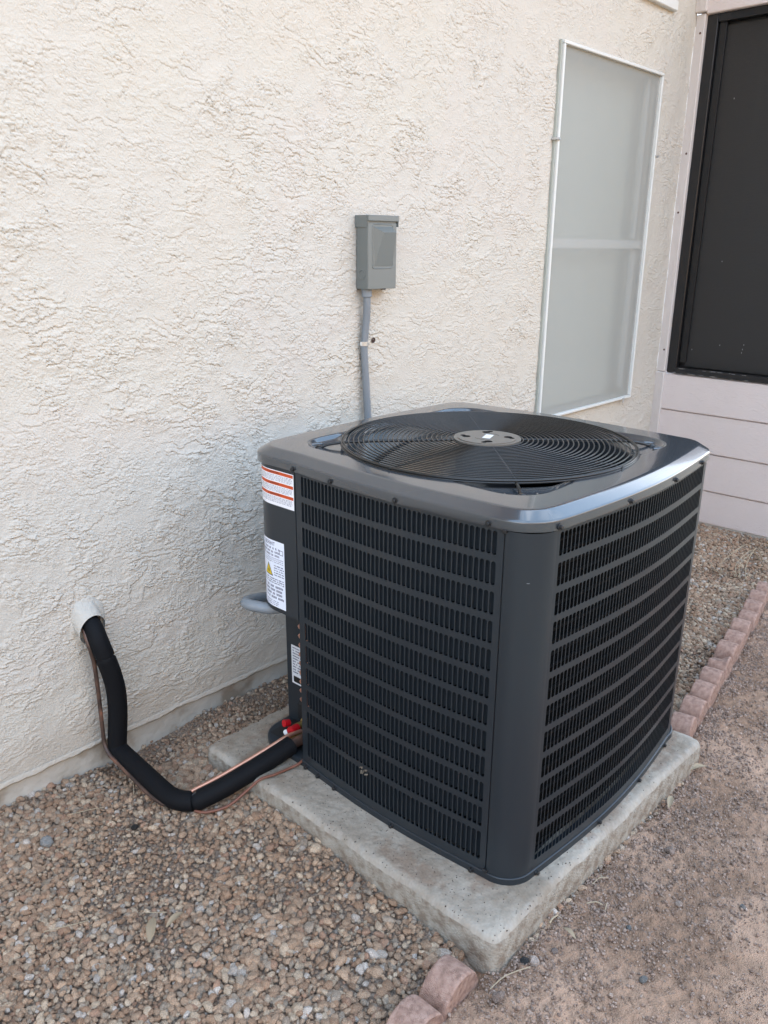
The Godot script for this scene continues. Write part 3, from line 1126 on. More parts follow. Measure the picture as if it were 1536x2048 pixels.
func make_fan() -> void:
	var C := Vector3(0.378, -0.0028, -0.372)
	var g := Node3D.new()
	g.name = "fan_guard"
	unit.add_child(g)
	for i in 23:
		var R := 0.0795 + i * 0.01085
		var y := 0.7610 - 0.0035 * pow(R / 0.32, 2.0)
		ring(g, C + Vector3(0, y, 0), R, 0.0015)
	ring(g, C + Vector3(0, 0.7565, 0), 0.3225, 0.0021)
	ring(g, C + Vector3(0, 0.7525, 0), 0.3235, 0.0021)
	for k in 8:
		var a := PI / 4 * k
		var d := Vector3(cos(a), 0, sin(a))
		var rib := MB.new()
		if k % 2 == 1:
			var pts := [C + d * 0.06 + Vector3(0, 0.7578, 0), C + d * 0.20 + Vector3(0, 0.7570, 0), C + d * 0.30 + Vector3(0, 0.7545, 0), C + d * 0.345 + Vector3(0, 0.7500, 0), C + d * 0.366 + Vector3(0, 0.7440, 0), C + d * 0.376 + Vector3(0, 0.7432, 0)]
			rib.tube(smooth_path(pts, 5), 0.0032, 8)
			var eye := []
			for i in 16:
				var t := TAU * i / 16
				eye.append(C + d * (0.3725 + 0.006 * cos(t)) + Vector3(-d.z, 0, d.x) * 0.006 * sin(t) + Vector3(0, 0.7428, 0))
			rib.tube(eye, 0.0026, 6, true)
			rib.lathe([Vector2(0.006, 0), Vector2(0.006, 0.003), Vector2(0.0035, 0.0048), Vector2(0.0001, 0.005)], 10, C + d * 0.3725 + Vector3(0, 0.7425, 0))
		else:
			var pts := []
			for i in 60:
				var R := 0.07 + i * 0.0043
				pts.append(C + d * R + Vector3(0, 0.7580 - 0.0035 * pow(R / 0.32, 2.0) + 0.0010 * sin(i * PI / 1.26), 0))
			rib.tube(pts, 0.0023, 6)
			rib.tube([C + d * 0.318 + Vector3(0, 0.7545, 0), C + d * 0.326 + Vector3(0, 0.7545, 0)], 0.0042, 8)
		obj("guard_rib", rib, M.wire, g)
	# hub plate with four keyed slots
	var hub := CSGCombiner3D.new()
	hub.name = "hub_plate"
	hub.position = C
	unit.add_child(hub)
	var cy := CSGCylinder3D.new()
	cy.name = "disc"; cy.radius = 0.0745; cy.height = 0.006; cy.sides = 72; cy.position.y = 0.7605; cy.material = M.hub
	hub.add_child(cy)
	var rm := CSGCylinder3D.new()
	rm.name = "raised_disc"; rm.radius = 0.066; rm.height = 0.0022; rm.sides = 72; rm.position.y = 0.7643; rm.material = M.hub
	hub.add_child(rm)
	for k in 4:
		var a := PI / 4 + PI / 2 * k + 0.12
		for q in [[0.046, 0.0095], [0.054, 0.0065]]:
			var h := CSGCylinder3D.new()
			h.name = "slot_cut_%d_%d" % [k, int(q[1] * 10000)]
			h.operation = CSGShape3D.OPERATION_SUBTRACTION
			h.radius = q[1]; h.height = 0.03; h.sides = 18
			h.material = M.black
			h.position = Vector3(cos(a + (q[0] - 0.046) * 22.0) * q[0], 0.762, sin(a + (q[0] - 0.046) * 22.0) * q[0])
			hub.add_child(h)
	for q in [0.0, PI]:
		var ar := MB.new()
		var pts := []
		for i in 13:
			var a: float = q - 0.9 + 1.3 * i / 12.0
			pts.append(C + Vector3(cos(a) * 0.030, 0.7652, sin(a) * 0.030))
		ar.tube(pts, 0.0014, 6)
		obj("hub_ridge", ar, M.hub, unit)
	for k in 4:
		var a := PI / 4 + PI / 2 * k + 0.12
		var st := MB.new()
		st.lathe([Vector2(0.0042, 0.0), Vector2(0.0042, 0.006), Vector2(0.0001, 0.0072)], 8, C + Vector3(cos(a) * 0.047, 0.756, sin(a) * 0.047))
		obj("motor_stud", st, M.screw, unit)
	var lb := MB.new()
	lb.box(C + Vector3(0, 0.7662, 0.002), Vector3(0.036, 0.0006, 0.018), 0.0002, Basis(Vector3.UP, 0.35))
	obj("hub_label", lb, M.white, unit)
	# motor and three blades
	var mo := MB.new()
	mo.lathe([Vector2(0.06, 0.56), Vector2(0.068, 0.57), Vector2(0.068, 0.735), Vector2(0.05, 0.75), Vector2(0.0001, 0.75)], 32, C)
	obj("motor", mo, M.black, unit)
	for k in 3:
		var bl := MB.new()
		var pos := []
		for i in 15:
			var t := i / 14.0
			for j in 19:
				var u := j / 18.0
				var r := lerpf(0.055, 0.296, u)
				var span := lerpf(0.9, 1.28, u)
				var ang := TAU * k / 3.0 + 2.62 + (t - 0.5) * span + 0.25 * u
				var y := 0.672 + (t - 0.5) * 0.085 * lerpf(0.9, 1.0, u) + 0.018 * sin(PI * t)
				pos.append(C + Vector3(cos(ang) * r, y, sin(ang) * r))
		bl.grid(pos, 19)
		obj("fan_blade", bl, M.alu, unit)

func ring(g: Node3D, c: Vector3, R: float, w: float) -> void:
	var t := MB.new()
	var pts := []
	for i in 96:
		var a := TAU * i / 96
		pts.append(c + Vector3(cos(a) * R, 0, sin(a) * R))
	t.tube(pts, w, 6, true)
	obj("guard_ring", t, M.wire, g)

func cover_line(off: float) -> Array:  # plan of the service corner, from its back end to the panel seam, with running length
	var r := 0.085
	var p := [Vector2(0.11, -0.75 - off)]
	for i in 19:
		var a := PI / 2 * (1.0 - i / 18.0)
		p.append(Vector2(r - (r + off) * cos(a), -0.665 - (r + off) * sin(a)))
	p.append(Vector2(-off, -0.63))
	p.append(Vector2(-off, -0.5890))
	return p

func sticker(called: String, s_right: float, width: float, ya: float, yb: float, tex: Texture2D) -> void:
	var line := cover_line(0.0007)
	var ln := [0.0]
	for i in range(1, line.size()):
		ln.append(ln[-1] + line[i].distance_to(line[i - 1]))
	var total: float = ln[-1]
	var m := mat(1, 1, 1, 0.45)
	m.albedo_color = Color.WHITE
	m.albedo_texture = tex
	var b := MB.new()
	var n := 24
	for k in n:
		var q := []
		for e in [k, k + 1]:
			var s: float = total - s_right - width * (1.0 - float(e) / n)
			var i := 1
			while i < ln.size() - 1 and ln[i] < s:
				i += 1
			q.append(line[i - 1].lerp(line[i], clampf((s - ln[i - 1]) / (ln[i] - ln[i - 1]), 0, 1)))
		var a: Vector2 = q[0]
		var c: Vector2 = q[1]
		b.quad(Vector3(a.x, ya, a.y), Vector3(c.x, ya, c.y), Vector3(c.x, yb, c.y), Vector3(a.x, yb, a.y), Vector2(float(k) / n, 1), Vector2((k + 1.0) / n, 1), Vector2((k + 1.0) / n, 0), Vector2(float(k) / n, 0))
	obj(called, b, m, unit)

const GLYPH := {"W": [17, 17, 17, 21, 21, 27, 17], "A": [14, 17, 17, 31, 17, 17, 17], "R": [30, 17, 17, 30, 20, 18, 17], "N": [17, 25, 21, 21, 19, 17, 17], "I": [14, 4, 4, 4, 4, 4, 14], "G": [15, 16, 16, 19, 17, 17, 15], "E": [31, 16, 16, 30, 16, 16, 31], "F": [31, 16, 16, 30, 16, 16, 16], "T": [31, 4, 4, 4, 4, 4, 4]}

func write(img: Image, s: String, x: int, y: int, k: int, c: Color) -> void:
	for ch in s:
		if GLYPH.has(ch):
			for r in 7:
				for q in 5:
					if GLYPH[ch][r] & (16 >> q):
						img.fill_rect(Rect2i(x + q * k, y + r * k, k, k), c)
		x += 6 * k

func scribble(img: Image, x0: int, x1: int, y: int, h: int, c: Color) -> void:  # a line of print too small to read
	var x := x0
	while x < x1:
		var w := rng.randi_range(2, 9) * h / 2
		var e := mini(x + w, x1)
		var k := x
		while k < e:
			img.fill_rect(Rect2i(k, y + (rng.randi() % 2), maxi(1, h / 3), h - (rng.randi() % 2)), c)
			k += maxi(2, h / 2 + rng.randi() % 2)
		x = e + h

func make_service_corner() -> void:
	# upper cover
	var b := MB.new()
	wall_strip(b, cover_line(0.0), 0.374, 0.716)
	# its underside and free edge
	var pos := []
	for p in cover_line(0.0):
		pos.append(Vector3(p.x, 0.374, p.y))
	for i in pos.size() - 1:
		b.tri(pos[i + 1], pos[i], Vector3(0.11, 0.374, -0.6))
	b.quad(Vector3(0.010, 0.374, -0.589), Vector3(0.0, 0.374, -0.589), Vector3(0.0, 0.716, -0.589), Vector3(0.010, 0.716, -0.589))
	obj("service_cover", b, M.paint, unit)
	# recess below it
	b = MB.new()
	b.quad(Vector3(0.10, 0.0147, -0.75), Vector3(0.10, 0.0147, -0.586), Vector3(0.10, 0.374, -0.586), Vector3(0.10, 0.374, -0.75))
	obj("valve_panel", b, M.paint, unit)
	b = MB.new()
	b.box(Vector3(0.060, 0.19, -0.572), Vector3(0.075, 0.36, 0.02), 0.001)
	obj("coil_end_plate", b, M.black, unit)
	for i in 9:
		var t := MB.new()
		var pts := []
		for k in 9:
			var a := PI * k / 8.0
			pts.append(Vector3(0.026, 0.343 - i * 0.0235 + 0.0062 * cos(a), -0.586 - 0.030 * sin(a)))
		t.tube(pts, 0.0042, 8)
		obj("return_bend", t, M.copper, unit)
	var cap := MB.new()
	cap.tube(smooth_path([Vector3(0.03, 0.15, -0.59), Vector3(0.022, 0.14, -0.603), Vector3(0.024, 0.10, -0.600), Vector3(0.03, 0.07, -0.595)], 6), 0.0022, 6)
	obj("capillary_tube", cap, M.copper, unit)
	# stickers
	var w := Image.create(512, 340, false, Image.FORMAT_RGB8)
	w.fill(Color(0.93, 0.93, 0.95))
	var org := Color(0.78, 0.30, 0.10)
	var ink := Color(0.22, 0.23, 0.33)
	for k in 3:
		var y := 8 + k * 104
		w.fill_rect(Rect2i(8, y, 496, 30), org)
		write(w, "WARNING", 196, y + 5, 3, Color(0.1, 0.05, 0.03))
		for q in 12:
			w.fill_rect(Rect2i(172 - q / 2, y + 8 + q, q + 1, 1), Color(0.1, 0.05, 0.03))
		for l in 5:
			scribble(w, 14, 490 - (rng.randi() % 120 if l == 4 else 0), y + 38 + l * 12, 7, ink)
	sticker("warning_sticker", 0.0025, 0.125, 0.629, 0.708, ImageTexture.create_from_image(w))
	var t2 := Image.create(384, 512, false, Image.FORMAT_RGB8)
	t2.fill(Color(0.90, 0.92, 0.97))
	write(t2, "REFRIGERANT", 20, 14, 4, ink)
	for l in 3:
		scribble(t2, 20, 330, 54 + l * 26, 16, ink)
	t2.fill_rect(Rect2i(330, 60, 40, 36), ink)
	t2.fill_rect(Rect2i(334, 64, 32, 28), Color(0.90, 0.92, 0.97))
	for l in 3:
		scribble(t2, 20, 370, 132 + l * 14, 8, ink)
	# flame warning triangle, and a red-edged diamond
	for yy in 96:
		var hw := yy * 58 / 96
		t2.fill_rect(Rect2i(190 - hw, 180 + yy, 2 * hw + 1, 1), Color(0.05, 0.05, 0.04))
		if yy > 12 and yy < 90:
			var h2 := (yy - 12) * 46 / 78
			t2.fill_rect(Rect2i(190 - h2, 180 + yy, 2 * h2 + 1, 1), Color(0.86, 0.75, 0.08))
	for yy in 34:
		var fw := int(10.0 * sin(PI * (yy + 4) / 40.0) * (0.5 + yy / 50.0))
		t2.fill_rect(Rect2i(190 - fw, 226 + yy, 2 * fw + 1, 1), Color(0.05, 0.05, 0.04))
	for yy in 96:
		var dw := 48 - absi(yy - 48)
		t2.fill_rect(Rect2i(70 - dw, 180 + yy, 2 * dw + 1, 1), Color(0.75, 0.12, 0.10))
		var d3 := dw - 7
		if d3 > 0:
			t2.fill_rect(Rect2i(70 - d3, 180 + yy, 2 * d3 + 1, 1), Color(0.93, 0.93, 0.95))
	for l in 5:
		scribble(t2, 262, 372, 186 + l * 18, 9, ink)
	for l in 3:
		scribble(t2, 20, 370, 290 + l * 16, 9, ink)
	for l in 4:
		scribble(t2, 20, 360, 346 + l * 28, 18, ink)
	for l in 3:
		scribble(t2, 20, 300, 466 + l * 14, 7, ink)
	sticker("refrigerant_sticker", 0.040, 0.115, 0.3845, 0.545, ImageTexture.create_from_image(t2))
	var t3 := Image.create(128, 256, false, Image.FORMAT_RGB8)
	t3.fill(Color(0.82, 0.83, 0.84))
	for l in 10:
		scribble(t3, 8, 118, 12 + l * 18, 9, ink)
	t3.fill_rect(Rect2i(10, 205, 100, 40), Color(0.06, 0.06, 0.06))
	var m3 := mat(1, 1, 1, 0.5)
	m3.albedo_color = Color.WHITE
	m3.albedo_texture = ImageTexture.create_from_image(t3)
	b = MB.new()
	b.quad(Vector3(0.0992, 0.122, -0.732), Vector3(0.0992, 0.122, -0.655), Vector3(0.0992, 0.228, -0.655), Vector3(0.0992, 0.228, -0.732))
	obj("rating_sticker", b, m3, unit)
	# shut-off valve with red caps
	var v := MB.new()
	var right := Basis(Quaternion(Vector3.UP, Vector3(-1, 0.1, 0.05).normalized()))
	v.lathe([Vector2(0.013, 0.0), Vector2(0.013, 0.022), Vector2(0.009, 0.024), Vector2(0.009, 0.055)], 12, Vector3(0.098, 0.040, -0.668), right)
	v.lathe([Vector2(0.0115, 0.0), Vector2(0.0115, 0.045), Vector2(0.0001, 0.046)], 12, Vector3(0.060, 0.028, -0.648), Basis(Quaternion(Vector3.UP, Vector3(-0.8, -0.05, -0.1).normalized())))
	var valve := obj("service_valve", v, M.brass, unit)
	v = MB.new()
	v.lathe([Vector2(0.0102, 0.0), Vector2(0.0112, 0.002), Vector2(0.0112, 0.024), Vector2(0.0098, 0.028), Vector2(0.0001, 0.0285)], 14, Vector3(0.052, 0.0440, -0.662), right)
	obj("valve_cap", v, M.red, valve)
	v = MB.new()
	v.lathe([Vector2(0.0082, 0.0), Vector2(0.0088, 0.002), Vector2(0.0088, 0.016), Vector2(0.0001, 0.0165)], 14, Vector3(0.044, 0.052, -0.684), Basis(Quaternion(Vector3.UP, Vector3(-1, 0.25, -0.15).normalized())))
	obj("valve_cap", v, M.red, valve)
	v = MB.new()
	v.lathe([Vector2(0.0075, 0.0), Vector2(0.0075, 0.0015), Vector2(0.0001, 0.0018)], 14, Vector3(0.0235, 0.0395, -0.672), Basis(Quaternion(Vector3.UP, Vector3(-1, 0.2, 0.3).normalized())))
	obj("valve_tag", v, M.white, valve)
	v = MB.new()
	v.box(Vector3(0.094, 0.058, -0.655), Vector3(0.012, 0.05, 0.10), 0.004)
	obj("grommet", v, M.black, unit)
	# grey conduit elbow that comes out behind the cover
	v = MB.new()
	v.tube(smooth_path([Vector3(0.10, 0.335, -0.80), Vector3(0.05, 0.345, -0.80), Vector3(0.02, 0.352, -0.792), Vector3(0.002, 0.358, -0.776), Vector3(-0.004, 0.361, -0.757), Vector3(0.003, 0.361, -0.735), Vector3(0.020, 0.358, -0.712), Vector3(0.042, 0.361, -0.692), Vector3(0.052, 0.372, -0.684), Vector3(0.054, 0.384, -0.682)], 7), 0.0135, 14)
	obj("conduit_elbow", v, M.conduit, unit)

# ---------------------------------------------------------------- windows
func make_windows() -> void:
	var xl := 1.4375
	var xr := 2.1884
	var yb := 0.5892
	var yt := 1.8947
	var w := thing("screened_window", "tall window with pale grey insect screen in a thin white frame", "window", Vector3((xl + xr) / 2, yb, 0))
	var hw := (xr - xl) / 2
	var hh := yt - yb
	var f := MB.new()
	for s in [-1, 1]:
		f = MB.new()
		f.box(Vector3(s * (hw - 0.0055), hh / 2, 0.010), Vector3(0.011, hh - 0.023, 0.020), 0.002)
		obj("frame_stile", f, M.frame_white, w)
	for y in [0.0055, hh - 0.0055]:
		f = MB.new()
		f.box(Vector3(0, y, 0.0102), Vector3(hw * 2, 0.011, 0.0204), 0.002)
		obj("frame_rail", f, M.frame_white, w)
	# tan gasket down the left side of the frame
	f = MB.new()
	f.box(Vector3(-hw - 0.004, hh / 2, 0.006), Vector3(0.007, hh + 0.004, 0.012), 0.002)
	obj("outer_flange", f, mat(0.36, 0.38, 0.34, 0.5), w)
	var sm := mat(0.385, 0.39, 0.365, 0.8)
	sm.albedo_color.a = 0.6
	sm.transparency = BaseMaterial3D.TRANSPARENCY_ALPHA
	f = MB.new()
	f.quad(Vector3(-hw + 0.012, 0.012, 0.008), Vector3(hw - 0.012, 0.012, 0.008), Vector3(hw - 0.012, hh - 0.012, 0.008), Vector3(-hw + 0.012, hh - 0.012, 0.008))
	obj("insect_screen", f, sm, w)
	# sash, glass and a drawn blind behind
	f = MB.new()
	f.box(Vector3(0, 0.654, -0.010), Vector3(hw * 2 - 0.03, 0.034, 0.02), 0.002)
	obj("meeting_rail", f, mat(0.82, 0.82, 0.78, 0.4), w)
	for s in [-1, 1]:
		f = MB.new()
		f.box(Vector3(s * (hw - 0.036), 0.34, -0.024), Vector3(0.028, 0.59, 0.02), 0.002)
		obj("sash_stile", f, M.frame_white, w)
		f = MB.new()
		f.box(Vector3(s * (hw - 0.030), 0.98, -0.034), Vector3(0.020, 0.61, 0.02), 0.002)
		obj("sash_stile", f, M.frame_white, w)
	var gl := mat(0.9, 0.95, 0.93, 0.05)
	gl.albedo_color.a = 0.12
	gl.transparency = BaseMaterial3D.TRANSPARENCY_ALPHA
	for q in [[0.05, 0.637, -0.026], [0.671, 1.28, -0.036]]:
		f = MB.new()
		f.quad(Vector3(-hw + 0.05, q[0], q[2]), Vector3(hw - 0.05, q[0], q[2]), Vector3(hw - 0.05, q[1], q[2]), Vector3(-hw + 0.05, q[1], q[2]))
		obj("glass_pane", f, gl, w)
	f = MB.new()
	f.box(Vector3(0, hh / 2, -0.09), Vector3(hw * 2 - 0.02, hh - 0.02, 0.01), 0.001)
	obj("blind", f, mat(0.70, 0.72, 0.64, 0.8), w)
	for q in [[-hw - 0.004, 1.0, 0.012], [hw + 0.004, 1.0, -0.012]]:
		f = MB.new()
		f.box(Vector3(q[0], q[1], 0.022), Vector3(0.026, 0.008, 0.005), 0.001)
		f.box(Vector3(q[0] + q[2] * -0.7, q[1], 0.012), Vector3(0.008, 0.008, 0.018), 0.001)
		obj("screen_clip", f, M.galv, w)
	f = MB.new()
	f.box(Vector3(hw - 0.075, -0.003, 0.022), Vector3(0.012, 0.022, 0.005), 0.001)
	obj("screen_clip", f, M.galv, w)
	# corner of the window above
	var u := thing("upper_window", "lower right corner of a dark window high above the screened window", "window", Vector3(1.92, 2.1203, 0))
	f = MB.new()
	f.box(Vector3(0, 0.018, 0.010), Vector3(0.643, 0.036, 0.026), 0.003)
	obj("frame_rail", f, M.frame_white, u)
	f = MB.new()
	f.box(Vector3(0.306, 0.29, 0.0095), Vector3(0.030, 0.508, 0.025), 0.003)
	obj("frame_stile", f, M.frame_white, u)
	f = MB.new()
	f.box(Vector3(-0.306, 0.29, 0.0095), Vector3(0.030, 0.508, 0.025), 0.003)
	obj("frame_stile", f, M.frame_white, u)
	f = MB.new()
	f.box(Vector3(0, 0.29, 0.001), Vector3(0.584, 0.508, 0.006), 0.001)
	obj("insect_screen", f, mat(0.06, 0.062, 0.066, 0.7), u)
	f = MB.new()
	f.box(Vector3(0, 0.572, 0.010), Vector3(0.643, 0.036, 0.026), 0.003)
	obj("frame_rail", f, M.frame_white, u)

# ---------------------------------------------------------------- electrical disconnect
func make_disconnect() -> void:
	var W := 0.1194
	var Hh := 0.1983
	var D := 0.0486
	var d := thing("disconnect_box", "small grey metal electrical disconnect box fixed to the stucco wall", "electrical box", Vector3(0.4584 + W / 2, 1.1143, 0.001))
	var b := MB.new()
	b.box(Vector3(0, Hh / 2 - 0.004, D / 2 + 0.001), Vector3(W - 0.002, Hh - 0.010, D - 0.004), 0.0015)
	obj("body", b, M.box_grey, d)
	b = MB.new()
	b.box(Vector3(-0.0004, Hh / 2 - 0.010, D - 0.002), Vector3(W - 0.004, Hh - 0.022, 0.006), 0.0012)
	obj("front_cover", b, M.box_grey, d)
	b = MB.new()
	b.box(Vector3(0.002, Hh - 0.0085, D / 2 + 0.002), Vector3(W + 0.004, 0.016, D + 0.006), 0.0015)
	b.box(Vector3(-W / 2 - 0.0008, Hh - 0.0170, D / 2 - 0.001), Vector3(0.002, 0.031, D - 0.004), 0.0006)
	b.box(Vector3(W / 2 + 0.003, Hh - 0.0150, D / 2 + 0.001), Vector3(0.003, 0.030, D + 0.004), 0.0006)
	obj("hood", b, M.box_grey, d)
	# pull-out handle: a wedge that stands out at its top
	var xa := -W / 2 + 0.021
	var xb := -W / 2 + 0.098
	var z := D + 0.0008
	var rim := MB.new()
	var rp := []
	for e in 4:
		var cx: float = [xb, xa, xa, xb][e] + [-1, 1, 1, -1][e] * 0.005
		var cy: float = [0.171, 0.171, 0.060, 0.060][e] + [-1, -1, 1, 1][e] * 0.005
		for k in 5:
			var an := PI / 2 * e + PI / 8 * k
			rp.append(Vector3(cx + cos(an) * 0.008, cy + sin(an) * 0.008, z))
	rim.tube(rp, 0.0016, 6, true)
	obj("cover_rim", rim, M.box_grey, d)
	var wd := MB.new()
	var inn := Vector3((xa + xb) / 2, 0.11, D - 0.01)
	var p := [Vector3(xa, 0.168, z), Vector3(xb, 0.168, z), Vector3(xb, 0.063, z + 0.0006), Vector3(xa, 0.063, z + 0.0006)]
	var q := [Vector3(xa + 0.024, 0.1530, z + 0.019), Vector3(xb - 0.002, 0.1530, z + 0.019), Vector3(xb - 0.001, 0.066, z + 0.0014), Vector3(xa + 0.006, 0.066, z + 0.0014)]
	wd.face([q[0], q[1], q[2], q[3]], inn)
	for k in 4:
		wd.face([p[k], p[(k + 1) % 4], q[(k + 1) % 4], q[k]], inn)
	obj("pull_handle", wd, M.box_grey, d)
	var ko := MB.new()
	var kp := []
	for k in 20:
		kp.append(Vector3(-W / 2 + 0.0008, 0.040 + 0.0125 * sin(TAU * k / 20), 0.026 + 0.0125 * cos(TAU * k / 20)))
	ko.tube(kp, 0.0011, 5, true)
	obj("knockout", ko, M.box_grey, d)
	var hp := MB.new()
	hp.box(Vector3(0.008, 0.0005, D - 0.004), Vector3(0.014, 0.004, 0.010), 0.001)
	obj("latch", hp, M.black, d)
	# flexible conduit down the wall
	var c := thing("flexible_conduit", "ribbed grey flexible conduit running down from the disconnect box", "conduit", Vector3(0.49, 0.45, 0))
	var path := smooth_path([Vector3(-0.0085, 0.667, 0.024), Vector3(-0.0075, 0.628, 0.024), Vector3(-0.0068, 0.575, 0.0200), Vector3(-0.0105, 0.5123, 0.0160), Vector3(-0.0095, 0.4647, 0.016), Vector3(-0.0053, 0.3913, 0.018), Vector3(-0.0019, 0.3091, 0.021), Vector3(0.001, 0.2, 0.026), Vector3(0.005, 0.08, 0.04), Vector3(-0.03, 0.02, 0.07), Vector3(-0.09, 0.0, 0.11), Vector3(-0.17, 0.0, 0.15), Vector3(-0.30, 0.004, 0.215), Vector3(-0.42, 0.004, 0.235)], 40)
	# even steps, so that the ribs are even
	var even := []
	var radii := []
	var acc := 0.0
	var step := 0.0012
	even.append(path[0])
	for i in range(1, path.size()):
		var a: Vector3 = path[i - 1]
		var bb: Vector3 = path[i]
		var L := a.distance_to(bb)
		while acc + step <= L:
			acc += step
			even.append(a.lerp(bb, acc / L))
		acc -= L
	for i in even.size():
		radii.append(0.01075 + 0.00085 * (1.0 if i % 4 < 2 else -1.0))
	var cm := MB.new()
	cm.tube(even, radii, 14)
	obj("hose", cm, M.conduit, c)
	cm = MB.new()
	cm.lathe([Vector2(0.0125, -0.022), Vector2(0.0150, -0.020), Vector2(0.0150, -0.004), Vector2(0.0162, -0.003), Vector2(0.0162, 0.004)], 10, Vector3(-0.0085, 0.6645, 0.024))
	obj("connector", cm, M.conduit, c)
	cm = MB.new()
	var sp := []
	for k in 9:
		var a := PI * k / 8.0
		sp.append(Vector3(-0.0105 + 0.0128 * cos(a), 0.512, 0.012 + 0.0165 * sin(a)))
	for k in sp.size() - 1:
		var u: Vector3 = sp[k]
		var v: Vector3 = sp[k + 1]
		var nrm := Vector3(u.x + 0.0105, 0, u.z - 0.012).normalized()
		cm.qn(u + Vector3(0, -0.006, 0), u + Vector3(0, 0.006, 0), v + Vector3(0, 0.006, 0), v + Vector3(0, -0.006, 0), nrm, nrm, nrm, nrm)
	cm.box(Vector3(0.0145, 0.512, 0.0035), Vector3(0.026, 0.013, 0.002), 0.0005)
	cm.lathe([Vector2(0.004, 0), Vector2(0.004, 0.003), Vector2(0.0001, 0.0035)], 10, Vector3(0.0165, 0.512, 0.0044), Basis(Quaternion(Vector3.UP, Vector3(0, 0, 1))))
	obj("strap", cm, M.galv, c)
	# old screw hole next to the strap
	var hole := MB.new()
	hole.lathe([Vector2(0.0082, 0.0), Vector2(0.0062, 0.0006), Vector2(0.0050, -0.0006), Vector2(0.0001, -0.001)], 12, Vector3.ZERO, Basis(Quaternion(Vector3.UP, Vector3(0, 0, 1))))
	tag(obj("wall_anchor", hole, mat(0.05, 0.025, 0.018, 0.9), null, Vector3(0.5304, 0.9671, 0.004)), "small dark rusty anchor hole in the stucco beside the conduit strap", "anchor")

